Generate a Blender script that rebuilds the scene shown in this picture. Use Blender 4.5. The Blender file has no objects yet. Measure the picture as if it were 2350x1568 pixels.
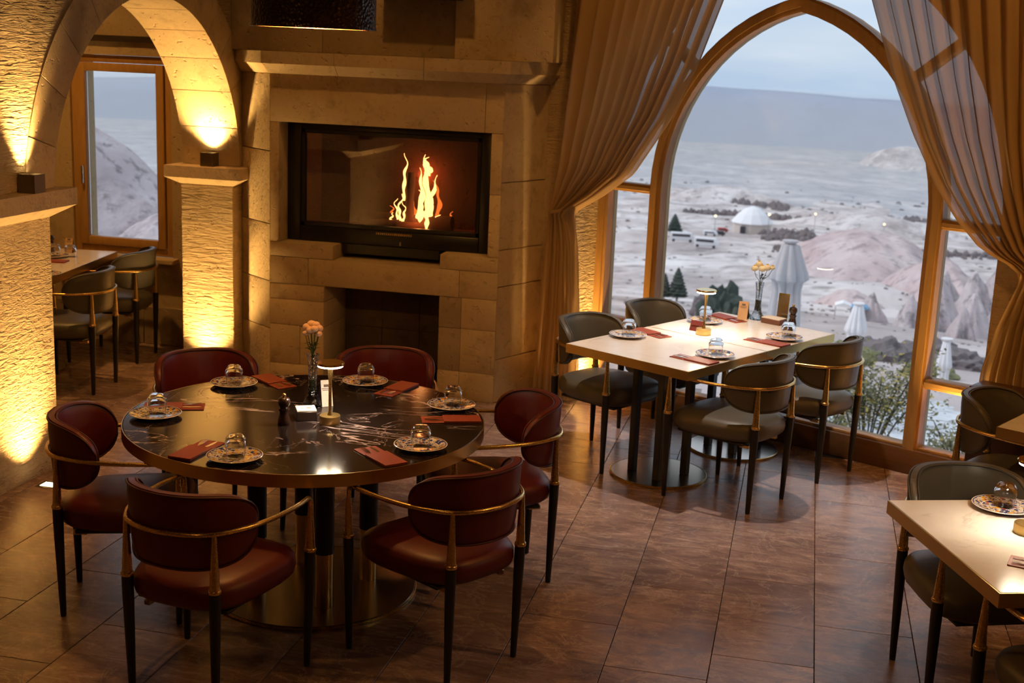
import bpy, bmesh, math, random
from mathutils import Vector, Matrix, noise
R = math.radians
PI = math.pi
random.seed(7)
sc = bpy.context.scene
C = sc.collection

# ------------------------------------------------------------------ camera
FPX, PITCH, ROLL, CAMH, YAW = 2966.824, 0.219, 0.042, 2.334, R(12.5)
cy_, sy_ = math.cos(YAW), math.sin(YAW)
def rot(v): return Vector((cy_ * v[0] - sy_ * v[1], sy_ * v[0] + cy_ * v[1], v[2]))
fw = rot((0, math.cos(PITCH), -math.sin(PITCH)))
rt = rot((1, 0, 0))
up = rt.cross(fw)
r2 = rt * math.cos(ROLL) + up * math.sin(ROLL)
u2 = -rt * math.sin(ROLL) + up * math.cos(ROLL)
cd = bpy.data.cameras.new('camera')
cam = bpy.data.objects.new('camera', cd)
C.objects.link(cam)
M = Matrix((r2, u2, -fw)).transposed().to_4x4()
M.translation = Vector((0, 0, CAMH))
cam.matrix_world = M
cd.sensor_width = 36
cd.lens = FPX / 2350 * 36
cd.clip_end = 9000
cd.dof.use_dof = True
cd.dof.focus_distance = 5.4
cd.dof.aperture_fstop = 4.5
sc.camera = cam

# ------------------------------------------------------------------ world and exposure
sc.view_settings.view_transform = 'Standard'
sc.view_settings.look = 'None'
sc.view_settings.exposure = 0.0
sc.view_settings.gamma = 1.0
sc.view_settings.use_curve_mapping = False
sc.cycles.max_bounces = 8
sc.cycles.diffuse_bounces = 3
sc.cycles.glossy_bounces = 3
sc.cycles.transmission_bounces = 8
sc.cycles.adaptive_threshold = .02
sc.cycles.caustics_reflective = False
sc.cycles.caustics_refractive = False
w = bpy.data.worlds.new('sky')
sc.world = w
w.use_nodes = True
nt = w.node_tree
nt.nodes.clear()
def nd(nt, t, **kw):
    n = nt.nodes.new(t)
    for k, v in kw.items():
        if k.startswith('i_'):
            n.inputs[int(k[2:]) if k[2:].isdigit() else k[2:]].default_value = v
        else:
            setattr(n, k, v)
    return n
def ramp(nt, fac, stops, interp='LINEAR'):
    n = nt.nodes.new('ShaderNodeValToRGB')
    n.color_ramp.interpolation = interp
    el = n.color_ramp.elements
    while len(el) < len(stops): el.new(0.5)
    for e, (p, c) in zip(el, stops):
        e.position = p
        e.color = (*c, 1) if len(c) == 3 else c
    nt.links.new(fac, n.inputs[0])
    return n.outputs[0]
tc = nd(nt, 'ShaderNodeTexCoord')
sep = nd(nt, 'ShaderNodeSeparateXYZ')
nt.links.new(tc.outputs['Generated'], sep.inputs[0])
grad = ramp(nt, sep.outputs[2], [(0.0, (.44, .56, .71)), (.06, (.55, .66, .79)), (.3, (.62, .68, .76)), (1, (.5, .58, .70))])
mp = nd(nt, 'ShaderNodeMapping')
mp.inputs['Scale'].default_value = (3, 3, 22)
nt.links.new(tc.outputs['Generated'], mp.inputs[0])
cn = nd(nt, 'ShaderNodeTexNoise')
cn.inputs['Scale'].default_value = 1.6
cn.inputs['Detail'].default_value = 5
nt.links.new(mp.outputs[0], cn.inputs[0])
cf = ramp(nt, cn.outputs[0], [(.42, (0, 0, 0)), (.7, (.55, .55, .55))])
mx = nd(nt, 'ShaderNodeMix', data_type='RGBA')
mx.inputs['B'].default_value = (.70, .76, .82, 1)
nt.links.new(cf, mx.inputs['Factor'])
nt.links.new(grad, mx.inputs['A'])
bg = nd(nt, 'ShaderNodeBackground')
bg.inputs[1].default_value = 1.22
nt.links.new(mx.outputs['Result'], bg.inputs[0])
wo = nd(nt, 'ShaderNodeOutputWorld')
nt.links.new(bg.outputs[0], wo.inputs[0])

sun = bpy.data.lights.new('sun', 'SUN')
sun.energy = 1.7
sun.angle = R(25)
sun.color = (1.0, .93, .9)
so = bpy.data.objects.new('sun', sun)
C.objects.link(so)
so.rotation_euler = Vector((.72, .10, -.62)).to_track_quat('-Z', 'Y').to_euler()

WARM = (1.0, .60, .20)
WARM2 = (1.0, .49, .12)
WARM3 = (1.0, .86, .72)
P_UP_A, P_UP_B, P_FLOOR_A, P_FLOOR_B, P_REVEAL = 140, 105, 190, 170, 170
P_PENDANT, P_DOWN, L_LAMP = 45, 75, 100

# ------------------------------------------------------------------ materials
MATS = {}
class NB:
    def __init__(s, name):
        m = bpy.data.materials.new(name)
        m.use_nodes = True
        s.m = m
        s.nt = m.node_tree
        s.nt.nodes.clear()
        s.out = s.nt.nodes.new('ShaderNodeOutputMaterial')
        MATS[name] = m
    def n(s, t, **kw): return nd(s.nt, t, **kw)
    def l(s, a, b): s.nt.links.new(a, b)
    def coord(s, kind='Object', scale=(1, 1, 1), rot_=(0, 0, 0), rnd=0):
        if kind == 'World':
            src = s.n('ShaderNodeNewGeometry').outputs['Position']
        else:
            src = s.n('ShaderNodeTexCoord').outputs[kind]
        if rnd:
            oi = s.n('ShaderNodeObjectInfo')
            mu = s.n('ShaderNodeMath', operation='MULTIPLY')
            mu.inputs[1].default_value = rnd
            s.l(oi.outputs['Random'], mu.inputs[0])
            ad = s.n('ShaderNodeVectorMath', operation='ADD')
            s.l(src, ad.inputs[0])
            s.l(mu.outputs[0], ad.inputs[1])
            src = ad.outputs[0]
        m = s.n('ShaderNodeMapping')
        m.inputs['Scale'].default_value = scale
        m.inputs['Rotation'].default_value = rot_
        s.l(src, m.inputs[0])
        return m.outputs[0]
    def noise(s, co, scale, detail=4, rough=.55, dist=0):
        n = s.n('ShaderNodeTexNoise')
        n.inputs['Scale'].default_value = scale
        n.inputs['Detail'].default_value = detail
        n.inputs['Roughness'].default_value = rough
        n.inputs['Distortion'].default_value = dist
        s.l(co, n.inputs[0])
        return n.outputs[0]
    def ramp(s, f, stops, interp='LINEAR'): return ramp(s.nt, f, stops, interp)
    def math(s, op, a, b=None):
        n = s.n('ShaderNodeMath', operation=op)
        for i, x in enumerate((a, b)):
            if x is None: continue
            if hasattr(x, 'default_value'): s.l(x, n.inputs[i])
            else: n.inputs[i].default_value = x
        return n.outputs[0]
    def mix(s, f, a, b, mode='MIX'):
        n = s.n('ShaderNodeMix', data_type='RGBA', blend_type=mode)
        for k, x in (('Factor', f), ('A', a), ('B', b)):
            if hasattr(x, 'default_value'): s.l(x, n.inputs[k])
            else: n.inputs[k].default_value = x if not isinstance(x, tuple) else (*x, 1)
        return n.outputs['Result']
    def bump(s, h, strength=.3, dist=.01, normal=None):
        n = s.n('ShaderNodeBump')
        n.inputs['Strength'].default_value = strength
        n.inputs['Distance'].default_value = dist
        s.l(h, n.inputs['Height'])
        if normal is not None: s.l(normal, n.inputs['Normal'])
        return n.outputs[0]
    def bsdf(s, color=(.5, .5, .5), rough=.5, metal=0, normal=None, spec=.5, trans=0, ior=1.45, coat=0, sheen=0):
        b = s.n('ShaderNodeBsdfPrincipled')
        for k, x in (('Base Color', color), ('Roughness', rough), ('Metallic', metal)):
            if hasattr(x, 'default_value'): s.l(x, b.inputs[k])
            else: b.inputs[k].default_value = (*x, 1) if isinstance(x, tuple) else x
        b.inputs['Specular IOR Level'].default_value = spec
        b.inputs['Transmission Weight'].default_value = trans
        b.inputs['IOR'].default_value = ior
        b.inputs['Coat Weight'].default_value = coat
        b.inputs['Sheen Weight'].default_value = sheen
        if normal is not None: s.l(normal, b.inputs['Normal'])
        s.l(b.outputs[0], s.out.inputs[0])
        return b

def simple(name, color, rough=.5, metal=0, spec=.5, var=.12, bs=60, bstr=.05, coat=0, sheen=0):
    b = NB(name)
    co = b.coord('Object', rnd=3)
    n = b.noise(co, bs, 3)
    c = b.mix(n, tuple(x * (1 - var) for x in color), tuple(min(1, x * (1 + var)) for x in color))
    b.bsdf(c, rough, metal, b.bump(n, bstr, .002) if bstr else None, spec, coat=coat, sheen=sheen)
    return b.m

def stone(name, col, col2, tool=None, strength=.5, fine=.45, rnd=.18, dist=.012):
    """tuff; tool = (scale xyz, rotation xyz) of chisel strokes"""
    b = NB(name)
    co = b.coord('World', rnd=.0)
    n1 = b.noise(co, 2.2, 5, .6)
    n2 = b.noise(co, 38, 4, .65)
    n3 = b.noise(co, 7.5, 3, .6)
    c = b.mix(b.ramp(n1, [(.3, (0, 0, 0)), (.7, (1, 1, 1))]), col, col2)
    c = b.mix(b.ramp(n3, [(.55, (0, 0, 0)), (.72, (.5, .5, .5))]), c, tuple(x * .62 for x in col2))
    c = b.mix(b.ramp(n2, [(.3, (.35, .35, .35)), (.45, (0, 0, 0))]), c, tuple(x * .5 for x in col))
    oi = b.n('ShaderNodeObjectInfo')
    rr = b.math('MULTIPLY_ADD', oi.outputs['Random'], rnd)
    rr.node.inputs[2].default_value = 1 - rnd / 2
    mul = b.n('ShaderNodeVectorMath', operation='SCALE')
    b.l(c, mul.inputs[0])
    b.l(rr, mul.inputs['Scale'])
    h = b.noise(co, 55, 5, .7)
    nrm = b.bump(h, fine, .006)
    pits = b.noise(co, 26, 2, .5)
    ph = b.ramp(pits, [(.28, (0, 0, 0)), (.36, (1, 1, 1))])
    nrm = b.bump(ph, .6, .010, nrm)
    if tool:
        ct = b.coord('World', tool[0], tool[1])
        t = b.noise(ct, 1, 3, .55, .6)
        nrm = b.bump(t, strength, dist, nrm)
    b.bsdf(mul.outputs[0], .92, 0, nrm, .2)
    return b.m

T1, T2 = (.56, .43, .26), (.45, .33, .19)
stone('stone_plain', T1, T2)
stone('stone_side', T1, (.5, .38, .23), ((50, 50, 28), (0, .5, .5)), .8)
stone('stone_column', (.6, .46, .28), (.52, .39, .23), ((9, 9, 58), (0, 0, 0)), 1.0, dist=.02)
stone('stone_pillar', (.6, .46, .28), (.52, .39, .23), ((10, 16, 62), (.45, 0, 0)), 1.0, dist=.02)
stone('stone_upper', (.56, .43, .26), (.44, .32, .18), ((10, 9, 70), (.08, 0, 0)), 1.0, dist=.03)
stone('stone_band', (.5, .38, .26), (.42, .31, .2), ((40, 40, 40), (.6, .3, 0)), .9)
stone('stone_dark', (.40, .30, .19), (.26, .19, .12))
stone('stone_firebox', (.12, .085, .06), (.05, .038, .03))
stone('stone_chamber', (.10, .05, .036), (.05, .025, .018))
stone('plaster_wall', (.5, .38, .22), (.45, .34, .2), rnd=.05)

# floor marble
b = NB('floor_marble')
co = b.coord('World', rnd=37)
n1 = b.noise(co, 1.5, 6, .62, .5)
n2 = b.noise(b.coord('World', (1, 3.5, 1), (0, 0, .4), rnd=21), 3.6, 6, .7, 1.2)
n3 = b.noise(co, 55, 3, .6)
c = b.ramp(n1, [(.30, (.155, .092, .084)), (.5, (.32, .205, .172)), (.68, (.46, .315, .265))])
c = b.mix(b.ramp(n2, [(.44, (0, 0, 0)), (.62, (.7, .7, .7))]), c, (.135, .085, .082))
ve = b.math('ABSOLUTE', b.math('SUBTRACT', b.noise(co, 2.8, 7, .65, 1.5), .5))
c = b.mix(b.ramp(ve, [(.0, (.5, .5, .5)), (.018, (0, 0, 0))]), c, (.5, .38, .3))
c = b.mix(b.ramp(n3, [(.3, (.3, .3, .3)), (.5, (0, 0, 0))]), c, (.14, .09, .075))
b.bsdf(c, b.ramp(n2, [(.3, (.30, .30, .30)), (.7, (.2, .2, .2))]), 0, b.bump(n3, .06, .002), .5)
simple('grout', (.06, .045, .035), .9)

# black marble with pale veins
b = NB('black_marble')
co = b.coord('Object')
c = None
base = b.ramp(b.noise(co, 3, 5), [(.3, (.006, .004, .004)), (.75, (.022, .014, .013))])
msk = b.ramp(b.noise(b.coord('Object', (1, 1, 1), (0, 0, .3)), 1.9, 2), [(.36, (0, 0, 0)), (.5, (1, 1, 1))])
v1 = b.math('ABSOLUTE', b.math('SUBTRACT', b.noise(b.coord('Object', (1.0, 2.6, 1), (0, 0, -.45)), 1.15, 5, .55, 1.1), .5))
f1 = b.math('MULTIPLY', b.ramp(v1, [(0, (1, 1, 1)), (.014, (0, 0, 0))]), msk)
v2 = b.math('ABSOLUTE', b.math('SUBTRACT', b.noise(b.coord('Object', (2.2, 1.2, 1), (0, 0, .5)), 2.1, 5, .6, .8), .47))
f2 = b.math('MULTIPLY', b.ramp(v2, [(0, (.5, .5, .5)), (.007, (0, 0, 0))]), msk)
c = b.mix(f1, base, (.62, .47, .43))
c = b.mix(f2, c, (.5, .38, .34))
b.bsdf(c, .13, 0, None, .5)

# white marble
b = NB('white_marble')
co = b.coord('Object', rnd=11)
n1 = b.noise(co, 3, 6, .6, .4)
v = b.math('ABSOLUTE', b.math('SUBTRACT', b.noise(co, 2.3, 6, .6, 1.4), .5))
c = b.ramp(n1, [(.3, (.66, .60, .54)), (.6, (.78, .72, .66))])
msk = b.ramp(b.noise(co, 4.3, 2), [(.5, (0, 0, 0)), (.64, (.5, .5, .5))])
c = b.mix(b.math('MULTIPLY', b.ramp(v, [(0, (1, 1, 1)), (.02, (0, 0, 0))]), msk), c, (.36, .27, .2))
b.bsdf(c, .22, 0, None, .5)

def brushed(name, col, rough=.28):
    b = NB(name)
    co = b.coord('Object', (500, 500, 500))
    n = b.noise(co, 1, 2)
    b.bsdf(b.mix(n, tuple(x * .985 for x in col), col), b.ramp(n, [(.3, (rough * .95,) * 3), (.7, (rough * 1.05,) * 3)]), 1, None)
    return b.m
brushed('brass', (.72, .49, .17), .27)
brushed('brass_edge', (.66, .455, .165), .34)
brushed('gold_polish', (.86, .58, .16), .12)
brushed('steel', (.6, .57, .53), .2)
brushed('base_metal', (.30, .25, .19), .24)
brushed('cutlery_steel', (.78, .72, .64), .18)
simple('black_metal', (.012, .011, .010), .42)
simple('black_frame', (.010, .009, .009), .3, spec=.5)
simple('red_leather', (.105, .010, .009), .42, bs=160, bstr=.08)
simple('red_piping', (.06, .01, .008), .45)
simple('grey_leather', (.085, .072, .052), .42, bs=160, bstr=.08)
simple('grey_piping', (.05, .043, .034), .45)
simple('pouch_leather', (.30, .055, .022), .5, bs=120, bstr=.1)
simple('dark_wood_mill', (.035, .014, .008), .25, coat=.4)
simple('paper', (.78, .72, .66), .8, bstr=0)
simple('kraft_card', (.62, .40, .22), .8, bstr=0)
simple('ink', (.16, .11, .09), .8, bstr=0)
simple('emblem_ink', (.45, .2, .13), .8, bstr=0)
simple('card_holder', (.035, .018, .012), .4)
simple('box_leather', (.16, .065, .035), .5)
simple('sign_maroon', (.09, .014, .012), .45)
simple('flower_pink', (.85, .55, .38), .85, bs=220, bstr=.6)
simple('flower_cream', (.95, .90, .70), .85, bs=220, bstr=.5)
simple('flower_heart', (.75, .5, .04), .85, bs=220, bstr=.5)
simple('leaf_green', (.05, .085, .03), .55)
simple('stem_green', (.07, .11, .03), .55)
simple('char_log', (.028, .02, .016), .95, bs=30, bstr=.5)
simple('ember_log', (.07, .03, .018), .95, bs=30, bstr=.5)
simple('bronze_box', (.16, .12, .07), .4, .8)
simple('dark_cabinet_wood', (.055, .020, .012), .35)
simple('parasol_grey', (.50, .48, .50), .9)
simple('parasol_white', (.78, .78, .80), .9)
simple('parasol_pole', (.3, .3, .3), .5)
simple('tent_white', (.85, .86, .88), .8)
simple('tent_wall', (.62, .56, .52), .9)
simple('vehicle_white', (.8, .8, .82), .4)
simple('vehicle_dark', (.06, .06, .07), .3)
simple('vehicle_red', (.45, .06, .05), .5)
simple('tarp_blue', (.16, .38, .62), .7)
simple('conifer', (.055, .075, .062), .9, bs=3, bstr=.4)
simple('shrub_dark', (.19, .165, .17), .95, bs=2, bstr=.4, var=.4)
simple('shrub_olive', (.20, .20, .10), .9, bs=6, bstr=.3, var=.4)
simple('leaf_olive', (.17, .17, .08), .8, bs=3, bstr=.0, var=.5)
simple('leaf_yellow', (.42, .34, .08), .8, bs=3, bstr=.0, var=.3)
simple('bark', (.08, .06, .05), .95, bs=20, bstr=.4)
simple('ceiling_plaster', (.40, .30, .19), .9)

# wood
def wood(name, c1, c2, rough=.4, scale=(1, 1, 1)):
    b = NB(name)
    co = b.coord('Object', scale)
    n = b.noise(co, 3, 5, .6, .8)
    c = b.ramp(n, [(.3, c1), (.7, c2)])
    b.bsdf(c, rough, 0, b.bump(n, .08, .002), .4)
    return b.m
wood('window_wood', (.40, .22, .07), (.50, .29, .10), .42, (9, 9, 1.5))
wood('window_wood_h', (.40, .22, .07), (.50, .29, .10), .42, (1.5, 9, 9))
wood('sill_wood', (.10, .048, .018), (.15, .07, .028), .4, (1.2, 9, 9))
wood('beam_wood', (.03, .018, .010), (.05, .03, .016), .6, (1, 9, 9))

# plate pattern
b = NB('plate_glaze')
co = b.coord('Object', rnd=0)
sp = b.n('ShaderNodeSeparateXYZ')
b.l(co, sp.inputs[0])
rad = b.math('SQRT', b.math('ADD', b.math('MULTIPLY', sp.outputs[0], sp.outputs[0]), b.math('MULTIPLY', sp.outputs[1], sp.outputs[1])))
cw = b.coord('Object', (1, 1, 0), rnd=5)
vo = b.n('ShaderNodeTexVoronoi')
vo.inputs['Scale'].default_value = 56
b.l(cw, vo.inputs['Vector'])
spots = b.ramp(vo.outputs['Distance'], [(.44, (1, 1, 1)), (.52, (0, 0, 0))])
pick = b.n('ShaderNodeSeparateXYZ')
b.l(vo.outputs['Color'], pick.inputs[0])
pc = b.ramp(pick.outputs[0], [(0, (.03, .05, .22)), (.42, (.03, .05, .22)), (.46, (.72, .36, .03)), (.8, (.75, .45, .05)), (.84, (.35, .08, .03))], 'CONSTANT')
sw = b.math('ABSOLUTE', b.math('SUBTRACT', b.noise(cw, 48, 2, .5, 1.5), .5))
c = b.mix(b.ramp(sw, [(.03, (1, 1, 1)), (.05, (0, 0, 0))]), (.74, .66, .55), (.06, .07, .2))
c = b.mix(spots, c, pc)
band = b.ramp(rad, [(.0, (1, 1, 1)), (.066, (1, 1, 1)), (.0665, (0, 0, 0)), (.070, (0, 0, 0)), (.0705, (1, 1, 1)), (.1, (1, 1, 1)), (.1005, (0, 0, 0))], 'CONSTANT')
c = b.mix(band, (.76, .68, .58), c)
line = b.ramp(rad, [(.0, (0, 0, 0)), (.1015, (1, 1, 1)), (.104, (0, 0, 0))], 'CONSTANT')
c = b.mix(line, c, (.06, .07, .2))
b.bsdf(c, .12, 0, None, .5)

# glasses and panes
b = NB('clear_glass')
b.bsdf((1, 1, 1), .0, 0, None, .5, trans=1, ior=1.45)
b = NB('crystal_glass')
vo = b.n('ShaderNodeTexVoronoi')
vo.inputs['Scale'].default_value = 120
b.l(b.coord('Object'), vo.inputs['Vector'])
b.bsdf((.95, .95, .95), .02, 0, b.bump(vo.outputs['Distance'], .8, .004), .5, trans=1, ior=1.5)
def pane(name, tint=(1, 1, 1), ior=1.45, rough=0.0):
    b = NB(name)
    tr = b.n('ShaderNodeBsdfTransparent')
    tr.inputs[0].default_value = (*tint, 1)
    gl = b.n('ShaderNodeBsdfGlossy')
    gl.inputs['Roughness'].default_value = rough
    fr = b.n('ShaderNodeFresnel')
    fr.inputs[0].default_value = ior
    mi = b.n('ShaderNodeMixShader')
    b.l(fr.outputs[0], mi.inputs[0])
    b.l(tr.outputs[0], mi.inputs[1])
    b.l(gl.outputs[0], mi.inputs[2])
    b.l(mi.outputs[0], b.out.inputs[0])
pane('window_glass', (.96, .97, .98), 1.38)
pane('insert_glass', (.82, .74, .68), 2.0)

# curtain
b = NB('curtain_fabric')
co = b.coord('Object')
wv = b.noise(b.coord('Object', (160, 160, 900)), 1, 2)
c = b.mix(wv, (.40, .26, .125), (.50, .34, .175))
df = b.n('ShaderNodeBsdfDiffuse')
tl = b.n('ShaderNodeBsdfTranslucent')
trp = b.n('ShaderNodeBsdfTransparent')
b.l(c, df.inputs[0])
b.l(b.mix(wv, (.50, .33, .16), (.62, .42, .21)), tl.inputs[0])
m1 = b.n('ShaderNodeMixShader')
m1.inputs[0].default_value = .42
b.l(df.outputs[0], m1.inputs[1])
b.l(tl.outputs[0], m1.inputs[2])
m2 = b.n('ShaderNodeMixShader')
b.l(b.ramp(wv, [(.35, (.06, .06, .06)), (.65, (.18, .18, .18))]), m2.inputs[0])
b.l(m1.outputs[0], m2.inputs[1])
b.l(trp.outputs[0], m2.inputs[2])
b.l(m2.outputs[0], b.out.inputs[0])

def emit(name, col, s):
    b = NB(name)
    e = b.n('ShaderNodeEmission')
    e.inputs[0].default_value = (*col, 1)
    e.inputs[1].default_value = s
    b.l(e.outputs[0], b.out.inputs[0])
emit('lamp_diffuser', (1, .84, .62), L_LAMP)
emit('flame_core', (1, .52, .16), 7)
emit('flame_outer', (1, .20, .03), 2.2)
emit('ember', (1, .16, .03), 1.2)
emit('bulb', (1, .66, .34), 18)
emit('uplight_lens', (1, .72, .34), 12)
emit('floor_lens', (1, .78, .45), 9)
emit('street_lamp_glow', (1, .75, .4), 4)

# hammered copper pendant
b = NB('hammered_dark')
vo = b.n('ShaderNodeTexVoronoi')
vo.inputs['Scale'].default_value = 75
b.l(b.coord('Object'), vo.inputs['Vector'])
b.bsdf((.035, .02, .014), .3, .7, b.bump(vo.outputs['Distance'], .7, .006), .5)
simple('copper_inner', (.75, .32, .16), .35, .6)

# landscape
def terrain_mat(name, pal, s=.02):
    b = NB(name)
    co = b.coord('World')
    n1 = b.noise(b.coord('World', (1, .45, 1)), s, 7, .62, .6)
    n2 = b.noise(co, s * 5, 6, .65)
    n3 = b.noise(b.coord('World', (1, .35, 1)), s * 1.7, 6, .7)
    c = b.ramp(n1, [(.30, pal[0]), (.45, pal[1]), (.56, pal[2]), (.72, pal[3])])
    c = b.mix(b.ramp(n3, [(.52, (0, 0, 0)), (.62, (.75, .75, .75))]), c, pal[4])
    c = b.mix(b.ramp(n2, [(.53, (0, 0, 0)), (.64, (.75, .75, .75))]), c, pal[5])
    b.bsdf(c, 1, 0, b.bump(n2, .4, .5), .1)
terrain_mat('valley_ground', [(.36, .31, .30), (.56, .50, .49), (.70, .65, .64), (.84, .82, .81), (.38, .335, .33), (.24, .225, .22)], .03)
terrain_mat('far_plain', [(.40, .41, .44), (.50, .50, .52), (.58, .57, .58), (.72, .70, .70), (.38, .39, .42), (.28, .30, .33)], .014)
terrain_mat('mesa_haze_tint', [(.34, .39, .49), (.36, .41, .51), (.38, .43, .53), (.40, .45, .54), (.33, .38, .48), (.35, .39, .48)], .002)  # blue grey carries the distance haze in the base colour
terrain_mat('pink_tuff', [(.46, .36, .36), (.56, .45, .445), (.62, .52, .515), (.70, .62, .61), (.48, .37, .37), (.28, .235, .24)], .09)
terrain_mat('grey_tuff', [(.36, .31, .32), (.50, .43, .44), (.58, .51, .52), (.7, .65, .66), (.36, .31, .32), (.20, .18, .19)], .22)
terrain_mat('terrace_snow', [(.62, .66, .70), (.72, .76, .80), (.78, .82, .86), (.84, .87, .9), (.6, .62, .64), (.35, .36, .35)], .5)

# ------------------------------------------------------------------ mesh helpers
def mkmesh(name, verts, faces, smooth=False, sharp=35):
    me = bpy.data.meshes.new(name)
    me.from_pydata([tuple(v) for v in verts], [], faces)
    bm = bmesh.new()
    bm.from_mesh(me)
    bmesh.ops.recalc_face_normals(bm, faces=bm.faces)
    bm.to_mesh(me)
    bm.free()
    if smooth:
        me.shade_smooth()
        me.set_sharp_from_angle(angle=R(sharp))
    return me
def link(name, me, mat, parent=None, loc=(0, 0, 0), rz=0, rot3=None):
    o = bpy.data.objects.new(name, me)
    C.objects.link(o)
    if mat and me is not None and not me.materials: me.materials.append(MATS[mat])
    o.location = loc
    o.rotation_euler = rot3 if rot3 else (0, 0, rz)
    if parent: o.parent = parent
    return o
class MB:
    def __init__(s): s.v, s.f = [], []
    def add(s, v, f):
        k = len(s.v)
        s.v += [tuple(p) for p in v]
        s.f += [tuple(i + k for i in q) for q in f]
        return s
    def box(s, x0, x1, y0, y1, z0, z1):
        return s.add([(x0, y0, z0), (x1, y0, z0), (x1, y1, z0), (x0, y1, z0), (x0, y0, z1), (x1, y0, z1), (x1, y1, z1), (x0, y1, z1)],
                     [(0, 3, 2, 1), (4, 5, 6, 7), (0, 1, 5, 4), (1, 2, 6, 5), (2, 3, 7, 6), (3, 0, 4, 7)])
    def prism(s, poly, a, b, axis='z'):
        """poly of 2d points extruded a..b along axis (z: (x,y); y: (x,z); x: (y,z))"""
        def P(p, h): return {'z': (p[0], p[1], h), 'y': (p[0], h, p[1]), 'x': (h, p[0], p[1])}[axis]
        n = len(poly)
        return s.add([P(p, a) for p in poly] + [P(p, b) for p in poly],
                     [tuple(range(n)), tuple(range(2 * n - 1, n - 1, -1))] + [(i, (i + 1) % n, n + (i + 1) % n, n + i) for i in range(n)])
    def lathe(s, prof, n=24, c=(0, 0, 0), caps=True):
        v, f = [], []
        for r, z in prof:
            for i in range(n):
                a = 2 * PI * i / n
                v.append((c[0] + r * math.cos(a), c[1] + r * math.sin(a), c[2] + z))
        m = len(prof)
        for j in range(m - 1):
            for i in range(n):
                k = (i + 1) % n
                f.append((j * n + i, j * n + k, (j + 1) * n + k, (j + 1) * n + i))
        if caps:
            f.append(tuple(range(n))[::-1])
            f.append(tuple((m - 1) * n + i for i in range(n)))
        return s.add(v, f)
    def tube(s, path, rad, n=8, closed=False):
        P = [Vector(p) for p in path]
        m = len(P)
        if not isinstance(rad, (list, tuple)): rad = [rad] * m
        v, f = [], []
        prev = None
        for i in range(m):
            if closed: t = (P[(i + 1) % m] - P[i - 1]).normalized()
            else: t = (P[min(i + 1, m - 1)] - P[max(i - 1, 0)]).normalized()
            if prev is None:
                q = Vector((0, 0, 1)) if abs(t.z) < .9 else Vector((1, 0, 0))
            else: q = prev
            q = (q - t * q.dot(t)).normalized()
            prev = q
            bn = t.cross(q)
            for k in range(n):
                a = 2 * PI * k / n
                v.append(P[i] + (q * math.cos(a) + bn * math.sin(a)) * rad[i])
        for i in range(m if closed else m - 1):
            j = (i + 1) % m
            for k in range(n):
                l = (k + 1) % n
                f.append((i * n + k, i * n + l, j * n + l, j * n + k))
        if not closed:
            f.append(tuple(range(n))[::-1])
            f.append(tuple((m - 1) * n + k for k in range(n)))
        return s.add(v, f)
    def mesh(s, name, smooth=False, sharp=35): return mkmesh(name, s.v, s.f, smooth, sharp)
    def build(s, name, mat, parent=None, loc=(0, 0, 0), rz=0, smooth=False, sharp=35, rot3=None):
        return link(name, s.mesh(name, smooth, sharp), mat, parent, loc, rz, rot3)
def bevel_mesh(name, mb, w, seg=2, smooth=True):
    me = mkmesh(name, mb.v, mb.f)
    bm = bmesh.new()
    bm.from_mesh(me)
    bmesh.ops.bevel(bm, geom=[e for e in bm.edges if e.calc_face_angle(0) > .3], offset=w, segments=seg, affect='EDGES', profile=.5)
    bm.to_mesh(me)
    bm.free()
    if smooth:
        me.shade_smooth()
        me.set_sharp_from_angle(angle=R(40))
    return me
def bbox_obj(name, dims, mat, parent=None, w=.004, seg=1):
    return link(name, bevel_mesh(name, MB().box(*dims), w, seg), mat, parent)
def catmull(pts, n=8):
    P = [Vector(p) for p in pts]
    out = []
    for i in range(len(P) - 1):
        a, b_, c, d = P[max(i - 1, 0)], P[i], P[i + 1], P[min(i + 2, len(P) - 1)]
        for k in range(n):
            t = k / n
            out.append(.5 * ((2 * b_) + (c - a) * t + (2 * a - 5 * b_ + 4 * c - d) * t * t + (3 * b_ - a - 3 * c + d) * t ** 3))
    out.append(P[-1])
    return out
def empty(name, loc=(0, 0, 0), rz=0):
    o = bpy.data.objects.new(name, None)
    o.empty_display_size = .1
    C.objects.link(o)
    o.location = loc
    o.rotation_euler = (0, 0, rz)
    return o
def tag(o, label, cat, group=None, kind=None):
    o['label'] = label
    o['category'] = cat
    if group: o['group'] = group
    if kind: o['kind'] = kind
    return o
def struct(o, label, cat='wall'):
    o['kind'] = 'structure'
    o['label'] = label
    o['category'] = cat
    return o
def copy_tree(o, parent=None):
    c = o.copy()
    C.objects.link(c)
    c.parent = parent
    for ch in list(o.children):
        if ch.name in C.objects: copy_tree(ch, c)
    return c
def spot(name, parent, loc, direction, power, size=70, blend=.6, color=WARM, radius=.02):
    l = bpy.data.lights.new(name, 'SPOT')
    l.energy = power
    l.spot_size = R(size)
    l.spot_blend = blend
    l.color = color
    l.shadow_soft_size = radius
    o = bpy.data.objects.new(name, l)
    C.objects.link(o)
    o.parent = parent
    o.location = loc
    o.rotation_euler = Vector(direction).to_track_quat('-Z', 'Y').to_euler()
    return o
def point(name, parent, loc, power, color=WARM, radius=.04):
    l = bpy.data.lights.new(name, 'POINT')
    l.energy = power
    l.color = color
    l.shadow_soft_size = radius
    o = bpy.data.objects.new(name, l)
    C.objects.link(o)
    o.parent = parent
    o.location = loc
    return o

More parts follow.
